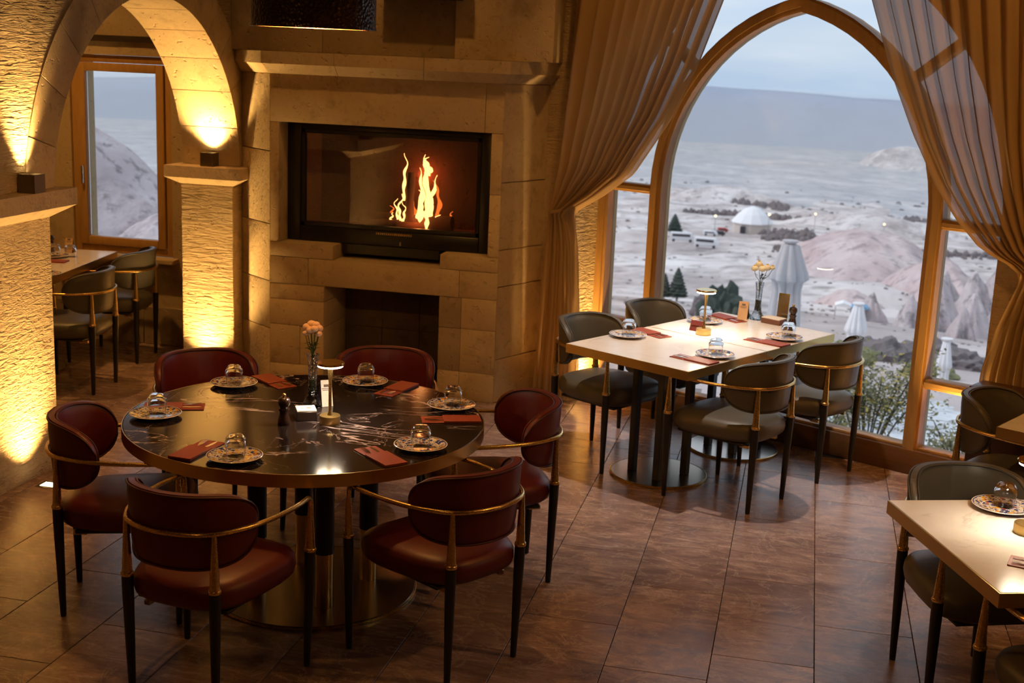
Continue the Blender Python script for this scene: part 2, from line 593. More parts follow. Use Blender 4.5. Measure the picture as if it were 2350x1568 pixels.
# ------------------------------------------------------------------ room shell
ZC = 4.2
FY = 8.293                       # fireplace front plane
AX = -3.91                       # arcade plane
WO, WA = (-.0958, 8.1918, 0), R(-27.9)
wd = Vector((math.cos(WA), math.sin(WA), 0))
wn = Vector((-math.sin(WA), math.cos(WA), 0))
def wp(s, t, z=0): return Vector(WO) + wd * s + wn * t + Vector((0, 0, z))

E1, E2 = wp(3.34, .10), wp(-1.99, .10)
FPOLY = [(-7.6, -4.4), (2.86, -4.4), (2.86, 6.5), (E1.x, E1.y), (E2.x, E2.y), (-1.62, 9.1), (-4.2, 9.1), (-4.2, 9.36), (-7.6, 9.36)]
fl = MB().prism(FPOLY, -.3, -.012, 'z').build('floor', 'grout')
struct(fl, 'brown grey marble slab floor of the dining room', 'floor')
TW, TL = .405, .84
tm = bevel_mesh('floor_tile', MB().box(-TW / 2 + .0016, TW / 2 - .0016, -TL / 2 + .0016, TL / 2 - .0016, -.012, 0), .0012, 1, False)
tm.materials.append(MATS['floor_marble'])
offs = {}
for i in range(-19, 7):
    x = .4 + i * TW
    off = {0: 5.319, -1: 4.905, -2: 4.67}.get(i, 5.319 + (i * .37) % TL)
    y0 = off - math.ceil((off - 3.0) / TL) * TL
    k = 0
    while y0 + k * TL < 9.2:
        yc = y0 + (k + .5) * TL
        k += 1
        # only inside the room
        if (Vector((x, yc, 0)) - Vector(WO)).dot(wn) > .25 and x > -1.5: continue
        if yc > 8.7 and -3.9 < x < -1.6: continue
        if yc < 3.4 and abs(x + 1) > 2.2: continue
        link('floor_tile', tm, None, fl, (x, yc, 0))
ff = MB().box(-7.6, 3.2, -4.2, 3.0, -.012, -.001).build('floor_field', 'floor_marble', fl)

ce = MB().prism(FPOLY, ZC, ZC + .3, 'z').build('ceiling', 'ceiling_plaster')
struct(ce, 'dim plastered ceiling over the dining room', 'ceiling')
wr = MB().box(-7.6, 3.2, -4.4, -4.2, -.3, ZC).build('wall_rear', 'plaster_wall')
struct(wr, 'plastered stone wall closing the dining room at the rear')
we = MB().box(2.66, 2.86, -4.2, 6.6, -.3, ZC).build('wall_east', 'plaster_wall')
struct(we, 'plastered stone side wall beyond the right hand tables')

# window wall with a pointed arch opening
AC, SPR = .26, 1.5               # arc centre offset, spring height
def arch_pts(half, n=14):
    """left spring to apex to right spring of a pointed arch of half width `half`"""
    r = half + AC
    a1 = math.acos(AC / r)
    L = [(AC - r * math.cos(a1 * i / n), SPR + r * math.sin(a1 * i / n)) for i in range(n + 1)]
    return L + [(-x, z) for x, z in L[:-1][::-1]]
OPEN = 1.43
poly = [(-2.0, -.3), (-OPEN, -.3)] + arch_pts(OPEN) + [(OPEN, -.3), (3.35, -.3), (3.35, ZC), (-2.0, ZC)]
ww = empty('wall_right', WO, WA)
struct(ww, 'rough stone wall holding the tall pointed arch window')
m = mkmesh('arch_wall', *(lambda q: (q.v, q.f))(MB().prism(poly, -.3, .12, 'y')))
bm = bmesh.new(); bm.from_mesh(m); bmesh.ops.triangulate(bm, faces=[f for f in bm.faces if len(f.verts) > 4]); bm.to_mesh(m); bm.free()
link('arch_wall', m, 'stone_pillar', ww)

# ---------------- the window
wi = empty('window_1', WO, WA)
struct(wi, 'tall pointed arch window with honey brown timber frame', 'window')
def ring(inner, outer, t0, t1, name, mat, parent):
    """pointed arch band with straight legs down to the sill board"""
    I = [(-inner, .15)] + arch_pts(inner) + [(inner, .15)]
    # offset concentric arcs
    Oo = [(-outer, .15)] + arch_pts(outer) + [(outer, .15)]
    n = len(I)
    mb = MB()
    v = [(x, t0, z) for x, z in I] + [(x, t0, z) for x, z in Oo] + [(x, t1, z) for x, z in I] + [(x, t1, z) for x, z in Oo]
    f = []
    for i in range(n - 1):
        f += [(i, i + 1, n + i + 1, n + i), (2 * n + i, 3 * n + i, 3 * n + i + 1, 2 * n + i + 1),
              (i, 2 * n + i, 2 * n + i + 1, i + 1), (n + i, n + i + 1, 3 * n + i + 1, 3 * n + i)]
    f += [(0, n, 3 * n, 2 * n), (n - 1, 3 * n - 1, 4 * n - 1, 2 * n - 1)]
    return mb.add(v, f).build(name, mat, parent, smooth=True, sharp=30)
IN, FO = .917, 1.007
af = ring(IN, FO, -.06, .05, 'arch_frame', 'window_wood', wi)
ring(IN + .03, FO - .015, -.075, -.058, 'arch_moulding', 'window_wood', af)
JI = 1.346
of = ring(JI, OPEN - .002, -.06, .05, 'outer_frame', 'window_wood', wi)
ring(JI + .02, OPEN - .03, -.072, -.058, 'outer_moulding', 'window_wood', of)
for sgn in (-1, 1):
    for z0, z1, nm in ((1.458, 1.515, 'upper_rail'), (.525, .582, 'lower_rail')):
        a, b_ = sorted((sgn * FO, sgn * JI))
        r_ = bbox_obj(nm, (a, b_, -.055, .045, z0, z1), 'window_wood_h', wi, .006, 2)
        bbox_obj('rail_bead', (a, b_, -.066, -.054, z0 + .014, z1 - .014), 'window_wood_h', r_, .003, 1)
    # radial bar of the outer light
    c0, ang = Vector((-sgn * AC, 0, SPR)), R(38.5)
    dirv = Vector((sgn * math.cos(ang), 0, math.sin(ang)))
    per = Vector((-dirv.z, 0, dirv.x))
    p0, p1 = c0 + dirv * (FO + AC - .01), c0 + dirv * (OPEN + AC - .04)
    mb = MB()
    q = [p0 + per * .024, p0 - per * .024, p1 - per * .024, p1 + per * .024]
    mb.prism([(v.x, v.z) for v in q], -.05, .045, 'y').build('radial_bar', 'window_wood', wi)
sb = bbox_obj('sill_board', (-OPEN + .002, OPEN - .002, -.085, .05, 0, .15), 'sill_wood', wi, .006, 2)
bbox_obj('sill_bead', (-OPEN + .002, OPEN - .002, -.05, .04, .15, .166), 'window_wood_h', sb, .003, 1)
def pane_poly(name, poly): MB().prism(poly, .008, .014, 'y').build(name, 'window_glass', wi)
pane_poly('pane', [(-IN - .01, .16)] + arch_pts(IN + .01) + [(IN + .01, .16)])
for sgn in (-1, 1):
    for z0, z1 in ((.16, .53), (.575, 1.465)):
        pane_poly('pane', [(sgn * (FO - .01), z0), (sgn * (JI + .01), z0), (sgn * (JI + .01), z1), (sgn * (FO - .01), z1)])
    n = 10
    A1, A2 = FO + AC - .01, JI + AC + .01
    for a0, a1 in ((0, R(38.5)), (R(38.5), None)):
        e1 = a1 if a1 else math.acos(AC / A1)
        e2 = a1 if a1 else math.acos(AC / A2)
        pin = [(sgn * (A1 * math.cos(a0 + (e1 - a0) * i / n) - AC), SPR + .01 * (a0 == 0) + A1 * math.sin(a0 + (e1 - a0) * i / n)) for i in range(n + 1)]
        pou = [(sgn * (A2 * math.cos(a0 + (e2 - a0) * i / n) - AC), SPR + .01 * (a0 == 0) + A2 * math.sin(a0 + (e2 - a0) * i / n)) for i in range(n + 1)]
        mb = MB()
        k = n + 1
        mb.add([(x, .008, z) for x, z in pin + pou], [(i, i + 1, k + i + 1, k + i) for i in range(n)])
        mb.build('pane', 'window_glass', wi)

# ---------------- fireplace wall: ashlar blocks
wb = empty('wall_back', (0, 0, 0))
struct(wb, 'pale tuff fireplace wall of dressed stone blocks')
def blk(x0, x1, z0, z1, mat='stone_plain', y0=FY, y1=8.75, g=.0013, name='stone_block'):
    jit = random.uniform(-.003, .003)
    return bbox_obj(name, (x0 + g, x1 - g, y0 + jit, y1, z0 + g, z1 - g), mat, wb, .0025, 2)
XL, XR = -3.583, -1.954
OL, OR = -3.519, -2.033          # opening of the glazed insert
BL_, BR_ = -3.182, -2.356        # opening of the lower firebox
for z0, z1, sp in ((0, .14, None), (.14, .42, -3.36), (.42, .60, None), (.60, .712, None)):
    if sp: blk(XL, sp, z0, z1); blk(sp, BL_, z0, z1)
    else: blk(XL, BL_, z0, z1)
for z0, z1, sp in ((0, .2, -2.2), (.2, .50, -2.2), (.50, .712, -2.2)):
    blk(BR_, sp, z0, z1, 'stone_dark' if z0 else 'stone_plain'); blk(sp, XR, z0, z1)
blk(XL, -3.30, .712, .90); blk(-3.30, -2.22, .712, .90); blk(-2.22, XR, .712, .90)
blk(XL, -3.119, .90, 1.0); blk(-2.359, XR, .90, 1.0)
blk(XL, OL, 1.0, 1.82); blk(OR, XR, 1.0, 1.42); blk(OR, XR, 1.42, 1.82)
blk(XL, -2.08, 1.82, 2.14); blk(-2.08, XR, 1.82, 2.14)
# side faces, chamfered back
def side(poly, z0, z1, mat):
    mb = MB().prism(poly, z0 + .002, z1 - .002, 'z')
    link('stone_block', bevel_mesh('stone_block', mb, .004, 1), mat, wb)
lp = [(XL, FY), (XL, 8.75), (-3.905, 8.75), (-3.905, 8.545)]
rp = [(XR, FY), (-1.745, 8.735), (XR, 8.75)]
for z0, z1 in ((0, .38), (.38, .72), (.72, 1.12), (1.12, 1.62), (1.62, 2.14)): side(lp, z0, z1, 'stone_side')
for z0, z1 in ((0, .30), (.30, .80), (.80, 1.05), (1.05, 1.50), (1.50, 2.14)): side(rp, z0, z1, 'stone_plain')
# cornice shelf running round three faces
prof = [(0, 2.14), (.012, 2.14), (.075, 2.205), (.085, 2.205), (.085, 2.285), (-.12, 2.285), (-.12, 2.14)]
path = [Vector((-3.905, 8.545)), Vector((XL, FY)), Vector((XR, FY)), Vector((-1.72, 8.78))]
def off_path(k):
    out = []
    for i, p in enumerate(path):
        nrm = []
        for a, c in ((i - 1, i), (i, i + 1)):
            if a >= 0 and c < len(path):
                t = (path[c] - path[a]).normalized()
                nrm.append(Vector((t.y, -t.x)))
        nn = sum(nrm, Vector((0, 0))).normalized()
        out.append(p + nn * (k / max(.5, nn.dot(nrm[0]))))
    return out
OP = [off_path(k) for k, z in prof]
def cornice(a, b_, fa=0., fb=1.):
    mb = MB()
    n = len(prof)
    v = []
    for f_ in (fa, fb):
        for j, (k, z) in enumerate(prof):
            p = OP[j][a].lerp(OP[j][b_], f_)
            v.append((p.x, p.y, z))
    mb.add(v, [tuple(range(n))[::-1], tuple(range(n, 2 * n))] + [(i, (i + 1) % n, n + (i + 1) % n, n + i) for i in range(n)])
    mb.build('cornice_stone', 'stone_plain', wb)
cornice(0, 1)
for fa, fb in ((0, .30), (.302, .66), (.662, 1)): cornice(1, 2, fa, fb)
cornice(2, 3)
# wall above the cornice
UY = 8.36
for z0, z1, xs in ((2.285, 2.68, (-3.91, -3.25, -2.32)), (2.68, 3.12, (-3.91, -2.85, -2.32)), (3.12, 3.62, (-3.91, -3.3, -2.32)), (3.62, 4.2, (-3.91, -2.9, -2.32))):
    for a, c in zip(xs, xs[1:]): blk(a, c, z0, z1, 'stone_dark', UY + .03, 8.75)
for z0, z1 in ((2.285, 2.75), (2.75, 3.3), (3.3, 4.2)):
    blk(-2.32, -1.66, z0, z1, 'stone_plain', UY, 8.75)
MB().box(-4.4, -1.6, 8.9, 9.1, -.3, ZC).build('backing_wall', 'stone_firebox', wb)
# lower firebox lining
for a, c in zip((BL_, -2.90, -2.62, BR_), (-2.90, -2.62, BR_)):
    for z0, z1 in ((0, .36), (.36, .72)): blk(a, c, z0, z1, 'stone_firebox', 8.72, 8.85, name='firebox_brick')
MB().box(BL_ - .1, BR_ + .1, FY, 8.85, .7135, .72).build('firebox_soffit', 'stone_firebox', wb)
MB().box(BL_, BR_, FY + .02, 8.72, 0, .012).build('firebox_hearth', 'stone_firebox', wb)
bm_ = bbox_obj('wall_beam', (-2.82, -2.27, 8.20, UY + .03, 2.655, 2.86), 'beam_wood', None, .006, 2)
tag(bm_, 'dark timber beam end high on the wall above the cornice', 'beam')

# ---------------- arcade wall on the left
wl = empty('wall_left', (0, 0, 0))
struct(wl, 'rough tuff arcade wall with a round arch on two pillars')
BX = -4.34
PAY = 6.14                        # inner end of the near pillar
PBY = 8.41                        # face of the far column
MB().box(BX, AX, 4.9, PAY, 0, 1.385).build('pillar', 'stone_pillar', wl)
link('column_shaft', bevel_mesh('column_shaft', MB().box(-4.31, AX, PBY, 8.86, 0, 1.345), .006, 1), 'stone_column', wl)
def capital(x0, x1, y0, y1, z0, z1, z2, p, left=True, front=True, back=True):
    """bevelled necking z0..z1 growing by p, band z1..z2"""
    e = (p if left else 0, p, p if front else 0, p if back else 0)
    A = [(x0, y0), (x1, y0), (x1, y1), (x0, y1)]
    B = [(x0 - e[0], y0 - e[2]), (x1 + e[1], y0 - e[2]), (x1 + e[1], y1 + e[3]), (x0 - e[0], y1 + e[3])]
    def fr(P0, za, P1, zb, nm, mat):
        v = [(x, y, za) for x, y in P0] + [(x, y, zb) for x, y in P1]
        MB().add(v, [(3, 2, 1, 0), (4, 5, 6, 7)] + [(i, (i + 1) % 4, 4 + (i + 1) % 4, 4 + i) for i in range(4)]).build(nm, mat, wl)
    fr(A, z0, B, z1, 'capital_bevel', 'plaster_wall')
    fr(B, z1, B, z2, 'capital_band', 'stone_band')
capital(BX, AX, 4.9, PAY, 1.385, 1.45, 1.54, .105, True, False, True)
capital(-4.31, AX, PBY, 8.86, 1.345, 1.395, 1.475, .085, True, True, False)
# voussoirs
AYC, AZC, RI, RO = 7.345, 1.42, 1.17, 1.43
A00 = .047
ND = 13
for i in range(ND):
    a0, a1 = A00 + (PI - 2 * A00) * i / ND + .0022, A00 + (PI - 2 * A00) * (i + 1) / ND - .0022
    n = 4
    pin = [(AYC + RI * math.cos(a0 + (a1 - a0) * k / n), AZC + RI * math.sin(a0 + (a1 - a0) * k / n)) for k in range(n + 1)]
    pou = [(AYC + RO * math.cos(a0 + (a1 - a0) * k / n), AZC + RO * math.sin(a0 + (a1 - a0) * k / n)) for k in range(n + 1)]
    j = random.uniform(0, .004)
    mb = MB().prism(pin + pou[::-1], BX - .0, AX + .004 + j, 'x')
    me = mb.mesh('voussoir', True, 20)
    link('voussoir', me, 'stone_plain', wl)
# wall above the arch
B00 = math.asin(.055 / RO)
arc = [(AYC + RO * math.cos(B00 + (PI - 2 * B00) * k / 24), AZC + RO * math.sin(B00 + (PI - 2 * B00) * k / 24)) for k in range(25)]
poly = [(8.90, 1.475)] + arc + [(-4.2, 1.475), (-4.2, ZC), (8.90, ZC)]
m = mkmesh('arch_spandrel', *(lambda q: (q.v, q.f))(MB().prism(poly, BX, AX, 'x')))
bm = bmesh.new(); bm.from_mesh(m); bmesh.ops.triangulate(bm, faces=[f for f in bm.faces if len(f.verts) > 4]); bm.to_mesh(m); bm.free()
link('arch_spandrel', m, 'stone_upper', wl)
MB().box(BX, AX, -4.2, 4.9, -.3, 1.475).build('wall_run', 'stone_upper', wl)

# ---------------- side room behind the arch
SY = 9.03
ws = empty('wall_side_room', (0, 0, 0))
struct(ws, 'plain stone walls of the side room behind the arch')
w0, w1, z0w, z1w = -5.54, -4.70, .66, 2.20
mb = MB()
mb.box(-7.6, w0, SY, SY + .35, .3, ZC).box(w1, -4.2, SY, SY + .35, .3, ZC).box(w0, w1, SY, SY + .35, .3, z0w).box(w0, w1, SY, SY + .35, z1w, ZC)
mb.build('window_wall', 'plaster_wall', ws)
for a, c in zip((-7.6, -6.7, -5.8, -4.95), (-6.7, -5.8, -4.95, -4.2)):
    bbox_obj('base_course', (a + .002, c - .002, SY - .02, SY + .3, 0, .298), 'stone_dark', ws, .004, 1)
MB().box(-7.6, -7.4, -4.2, 9.4, 0, ZC).build('far_wall', 'plaster_wall', ws)
MB().box(-7.6, BX, 3.2, 3.4, 0, ZC).build('cross_wall', 'plaster_wall', ws)
MB().box(-7.4, -4.2, SY - .03, SY - .004, 2.30, 2.345).build('lintel_strip', 'beam_wood', ws)
w2 = empty('window_2', (0, SY, 0))
struct(w2, 'narrow brown timber casement window in the side room', 'window')
def frame_rect(name, x0, x1, za, zb, wd_, y0, y1, parent, mat='window_wood'):
    e = empty(name) if False else None
    for nm, d_ in (('frame_stile', (x0, x0 + wd_, y0, y1, za, zb)), ('frame_stile', (x1 - wd_, x1, y0, y1, za, zb)),
                   ('frame_rail', (x0 + wd_, x1 - wd_, y0, y1, za, za + wd_)), ('frame_rail', (x0 + wd_, x1 - wd_, y0, y1, zb - wd_, zb))):
        bbox_obj(nm, d_, mat, parent, .006, 2)
frame_rect('f', w0 + .002, w1 - .002, z0w + .03, z1w - .002, .055, .02, .10, w2)
frame_rect('f', w0 + .06, w1 - .06, z0w + .09, z1w - .06, .064, .0, .075, w2)
MB().box(w0 + .13, w1 - .13, .035, .041, z0w + .16, z1w - .13).build('pane', 'window_glass', w2)
link('handle', bevel_mesh('handle', MB().box(w0 + .09, w0 + .108, -.03, -.002, 1.22, 1.36), .004, 1), 'steel', w2)
bbox_obj('sill', (w0 - .1, w1 + .05, -.10, .02, z0w - .01, z0w + .028), 'stone_plain', w2, .006, 1)

# ------------------------------------------------------------------ chairs (local +x is the way one sits facing)
ZR, ZJ = .686, .478
RAILPTS = [(.205, .279), (.10, .288), (-.03, .279), (-.16, .249), (-.276, .182), (-.325, .095), (-.34, 0)]
def rail_path():
    half = catmull([(x, y, ZR) for x, y in RAILPTS], 5)
    other = [Vector((p.x, -p.y, p.z)) for p in half[::-1][1:]]
    full = half + other
    def bend(sg): return [Vector((.212, .279 * sg, ZR - .05)), Vector((.212, .279 * sg, ZR - .022)), Vector((.205, .279 * sg, ZR - .007))]
    full[0] = Vector((.190, .2805, ZR)); full[-1] = Vector((.190, -.2805, ZR))
    return bend(1) + full + bend(-1)[::-1]
def pad_path():
    pts = [(-.105, .240), (-.165, .220), (-.222, .184), (-.268, .138), (-.297, .076), (-.308, 0)]
    half = catmull([(x, y, 0) for x, y in pts], 6)
    return half + [Vector((p.x, -p.y, 0)) for p in half[::-1][1:]]
def make_chair(col):
    lea, pip = col + '_leather', col + '_piping'
    t = empty('dining_chair')
    # seat cushion
    NS, v, f = 40, [], []
    def outline(k):
        a = 2 * PI * k / NS
        c, s = math.cos(a), math.sin(a)
        x = .272 * math.copysign(abs(c) ** .58, c)
        y = math.copysign(abs(s) ** .52, s)
        wv_ = .268 - .052 * ((.272 - x) / .544) ** 1.5
        return x - .018, y * wv_
    prof_ = [(.70, .374), (.91, .381), (.975, .398), (1.0, .425), (.99, .452), (.95, .470), (.82, .486), (.5, .497), (.2, .500)]
    for sc_, z in prof_:
        for k in range(NS):
            x, y = outline(k)
            v.append((x * sc_, y * sc_, z))
    n = len(prof_)
    for j in range(n - 1):
        for k in range(NS):
            l = (k + 1) % NS
            f.append((j * NS + k, j * NS + l, (j + 1) * NS + l, (j + 1) * NS + k))
    f.append(tuple(range(NS))[::-1]); f.append(tuple((n - 1) * NS + k for k in range(NS)))
    MB().add(v, f).build('seat', lea, t, smooth=True, sharp=60)
    bbox_obj('seat_frame', (-.21, .20, -.19, .19, .360, .375), 'black_metal', t, .004, 1)
    # back pad: swept rounded shape
    P = pad_path()
    m_ = len(P)
    L = [0]
    for i in range(1, m_): L.append(L[-1] + (P[i] - P[i - 1]).length)
    tot = L[-1]
    ZM, HH = .678, .143
    NP, v, f = 14, [], []
    rows = []
    for i in range(m_):
        u = 2 * L[i] / tot - 1
        h = HH * max(0.03, (1 - abs(u) ** 4.2)) ** .44
        tn = (P[min(i + 1, m_ - 1)] - P[max(i - 1, 0)]).normalized()
        nr = Vector((-tn.y, tn.x, 0))
        if nr.x < 0 and abs(P[i].y) < .2: nr = -nr
        if nr.dot(Vector((.05, 0, 0)) - P[i]) < 0: nr = -nr
        th = .021 * min(1, h / .06)
        zc = ZM + .004
        row = []
        for k in range(NP):
            a = 2 * PI * k / NP
            c, s = math.cos(a), math.sin(a)
            dz = math.copysign(abs(s) ** .55, s) * h
            dn = math.copysign(abs(c) ** .45, c) * th
            # top leans slightly outward
            p = P[i] + nr * (dn - .010 * dz / HH) + Vector((0, 0, zc + dz))
            row.append(p)
        rows.append((P[i], nr, th, zc, h))
        v += row
    for i in range(m_ - 1):
        for k in range(NP):
            l = (k + 1) % NP
            f.append((i * NP + k, i * NP + l, (i + 1) * NP + l, (i + 1) * NP + k))
    f.append(tuple(range(NP))[::-1]); f.append(tuple((m_ - 1) * NP + k for k in range(NP)))
    pad = MB().add(v, f).build('backrest', lea, t, smooth=True, sharp=60)
    # piping round both faces of the pad
    for sg, nm in ((1, 'piping'), (-1, 'piping')):
        loop = [p + nr * (sg * th * .86 - .010 * (h * .93) / HH) + Vector((0, 0, zc + h * .945)) for p, nr, th, zc, h in rows]
        loop += [p + nr * (sg * th * .86 + .010 * (h * .93) / HH) + Vector((0, 0, zc - h * .945)) for p, nr, th, zc, h in rows[::-1]]
        MB().tube(loop, .0042, 5, True).build(nm, pip, pad, smooth=True, sharp=80)
    MB().tube(rail_path(), .0095, 8).build('arm_rail', 'brass', t, smooth=True, sharp=60)
    for x, y in ((.212, .279), (.212, -.279), (-.276, .182), (-.276, -.182)):
        top = ZR - (.045 if x > 0 else .002)
        MB().lathe([(.0195, 0), (.0195, .006), (.0185, .012), (.0095, top - ZJ)], 12, (x, y, ZJ)).build('arm_post', 'brass', t, smooth=True, sharp=50)
        fx, fy = x * .973, y * .973
        vv = []
        prof_ = [(.0115, 0), (.0125, .01), (.0175, .22), (.021, .40), (.021, ZJ - .008)]
        mb = MB().lathe(prof_, 12)
        mb.v = [(a + fx + (x - fx) * c / ZJ, b_ + fy + (y - fy) * c / ZJ, c) for a, b_, c in mb.v]
        lg = mb.build('leg', 'black_metal', t, smooth=True, sharp=50)
        MB().lathe([(.0225, -.008), (.0235, -.004), (.0235, .002), (.0205, .006)], 12, (x, y, ZJ)).build('ferrule', 'brass', lg, smooth=True, sharp=60)
    # brackets under the seat
    for y in (-.14, .14):
        bbox_obj('bracket', (-.225, -.17, y - .012, y + .012, .342, .361), 'brass_edge', t, .002, 1)
    return t
red0 = make_chair('red')
grey0 = make_chair('grey')
CH = [
 (red0, -1.292, 4.630, 148, 'dark red leather armchair at the front right of the black round table', 'red chairs round the black table'),
 (red0, -2.011, 4.152, 82, 'dark red leather armchair nearest the camera at the front left of the round table', 'red chairs round the black table'),
 (red0, -2.635, 4.690, 20.8, 'dark red leather armchair left of the round table beside the near stone pillar', 'red chairs round the black table'),
 (red0, -1.307, 5.438, 208.5, 'dark red leather armchair at the right of the round table, nearest the window table', 'red chairs round the black table'),
 (red0, -2.705, 5.60, -48, 'dark red leather armchair behind the round table before the arch column', 'red chairs round the black table'),
 (red0, -1.985, 5.955, -80, 'dark red leather armchair behind the round table before the fireplace', 'red chairs round the black table'),
 (grey0, -.305, 6.924, 151.5, 'olive grey leather armchair at the near right of the white window table', 'grey chairs at the window table'),
 (grey0, .071, 7.594, 148, 'olive grey leather armchair at the far right of the white window table', 'grey chairs at the window table'),
 (grey0, -1.034, 7.383, -32, 'olive grey leather armchair at the near left of the white window table', 'grey chairs at the window table'),
 (grey0, -.726, 8.025, -31, 'olive grey leather armchair at the far left of the window table by the arch frame', 'grey chairs at the window table'),
 (grey0, .772, 4.902, -68, 'olive grey leather armchair behind the cut off white table at lower right', 'grey chairs at the right'),
 (grey0, 1.030, 4.130, 110, 'olive grey leather armchair in the bottom right corner, mostly out of frame', 'grey chairs at the right'),
 (grey0, 1.149, 6.355, -30, 'olive grey leather armchair by the dark cabinet at the right edge', 'grey chairs at the right'),
 (grey0, -4.790, 7.660, 186, 'olive grey leather armchair in the side room, nearer one behind the arch', 'grey chairs in the side room'),
 (grey0, -4.960, 8.545, 186, 'olive grey leather armchair in the side room under the casement window', 'grey chairs in the side room'),
]
used = set()
for proto, x, y, a, lab, grp in CH:
    o = proto if proto.name not in used else copy_tree(proto)
    used.add(proto.name)
    o.location = (x, y, 0)
    o.rotation_euler = (0, 0, R(a))
    tag(o, lab, 'chair', grp)

# ------------------------------------------------------------------ tables
TZ = .75
RT = (-2.029, 5.092)
t = empty('round_table', (RT[0], RT[1], 0))
tag(t, 'large round black marble table with brass rim set for six', 'table')
MB().lathe([(.60, .705), (.768, .705), (.768, .748), (.766, TZ)], 96).build('table_top', 'black_marble', t, smooth=True, sharp=30)
MB().lathe([(.769, .698), (.7735, .698), (.7735, .7505), (.769, .7505)], 96, caps=False).build('brass_rim', 'brass_edge', t, smooth=True, sharp=30)
bx, by = .06, -.06
MB().lathe([(.451, 0), (.451, .010), (.446, .014)], 72, (bx, by, 0)).build('base_plate', 'base_metal', t, smooth=True, sharp=30)
MB().lathe([(.4515, .001), (.456, .002), (.456, .013), (.4515, .0145)], 72, (bx, by, 0), False).build('base_rim', 'brass', t, smooth=True, sharp=30)
for k in range(4):
    a = R(-58 + 90 * k)
    cx, cyy = bx + .245 * math.cos(a), by + .245 * math.sin(a)
    cl = MB().lathe([(.041, .255), (.041, .704)], 24, (cx, cyy, 0)).build('column', 'black_metal', t, smooth=True, sharp=40)
    MB().lathe([(.0365, .0145), (.0365, .255)], 24, (cx, cyy, 0)).build('column_foot', 'brass_edge', cl, smooth=True, sharp=40)

def rect_table(cx, cyy, ang, lx, ly, lab, base_mat='base_metal', grp=None, br=.275, legs=True):
    t = empty('square_table', (cx, cyy, 0), ang)
    tag(t, lab, 'table', grp)
    link('table_top', bevel_mesh('table_top', MB().box(-lx / 2 + .004, lx / 2 - .004, -ly / 2 + .004, ly / 2 - .004, .70, TZ), .0015, 1), 'white_marble', t)
    hx, hy, e = lx / 2, ly / 2, .0045
    mb = MB()
    mb.box(-hx, hx, -hy, -hy + e, .6985, .7485).box(-hx, hx, hy - e, hy, .6985, .7485).box(-hx, -hx + e, -hy + e, hy - e, .6985, .7485).box(hx - e, hx, -hy + e, hy - e, .6985, .7485)
    mb.build('brass_rim', 'brass_edge', t)
    MB().lathe([(br, 0), (br, .010), (br - .004, .0135)], 56).build('base_plate', base_mat, t, smooth=True, sharp=30)
    MB().lathe([(br + .0005, .001), (br + .005, .002), (br + .005, .0125), (br + .0005, .014)], 56, caps=False).build('base_rim', 'brass', t, smooth=True, sharp=30)
    for k in range(4):
        a = R(45 + 90 * k) - .2
        cx_, cy2 = .15 * math.cos(a), .15 * math.sin(a)
        link('column', bevel_mesh('column', MB().box(cx_ - .021, cx_ + .021, cy2 - .021, cy2 + .021, .0135, .70), .003, 1), 'black_metal', t)
    return t
WTA = R(60.3)
ax, ay = math.cos(WTA), math.sin(WTA)
WC = (-.4995, 7.491)
rect_table(WC[0] - .386 * ax, WC[1] - .386 * ay, WTA, .769, .838, 'white marble table half nearer the round table with brass edge', 'base_metal', 'pair of window tables')
rect_table(WC[0] + .386 * ax, WC[1] + .386 * ay, WTA, .769, .838, 'white marble table half closer to the arch window glass', 'steel', 'pair of window tables')
# right foreground table: left corner (0.402,4.844), far edge 20 deg
a3 = R(20.3)
c3 = Vector((.402, 4.844)) + Vector((math.cos(a3), math.sin(a3))) * .56 + Vector((math.sin(a3), -math.cos(a3))) * .43
rect_table(c3.x, c3.y, a3, 1.12, .86, 'white marble table cut off at the lower right corner')
a4 = R(62)
c4 = Vector((.949, 6.098)) + Vector((math.cos(a4), math.sin(a4))) * .33 + Vector((math.sin(a4), -math.cos(a4))) * .55
rect_table(c4.x, c4.y, a4, .66, 1.10, 'small white table at the right edge before the dark cabinet')
a5 = R(99)
c5 = Vector((-5.04, 8.80)) + Vector((math.cos(a5), math.sin(a5))) * -.78 + Vector((-math.sin(a5), math.cos(a5))) * .42
rect_table(c5.x, c5.y, a5, 1.56, .84, 'long white marble table in the side room behind the arch', br=.30)

# ------------------------------------------------------------------ table ware
def plate_mesh():
    pr = [(.0, .004), (.06, .004), (.064, .001), (.068, .001), (.072, .006), (.108, .0165), (.110, .018), (.108, .0195), (.074, .0095), (.066, .007), (.0, .0068)]
    mb = MB().lathe([(max(r, .0004), z) for r, z in pr], 40)
    return mb.mesh('plate', True, 50)
def glass_mesh():
    # upside down tumbler, open end down
    h = .088
    outer = [(.0355, 0), (.0385, .03), (.0415, .055), (.0405, .066), (.033, .080), (.026, h), (.001, h)]
    inner = [(.001, h - .012), (.024, h - .013), (.034, .064), (.0385, .052), (.0362, .03), (.0338, 0)]
    mb = MB().lathe(inner[::-1][::-1] and (outer + inner), 28, caps=False)
    n = 28
    m_ = len(outer + inner)
    mb.f += [((m_ - 1) * n + i, (m_ - 1) * n + (i + 1) % n, (i + 1) % n, i) for i in range(n)]
    return mb.mesh('glass', True, 60)
PM, GM = plate_mesh(), glass_mesh()
PM.materials.append(MATS['plate_glaze']); GM.materials.append(MATS['clear_glass'])
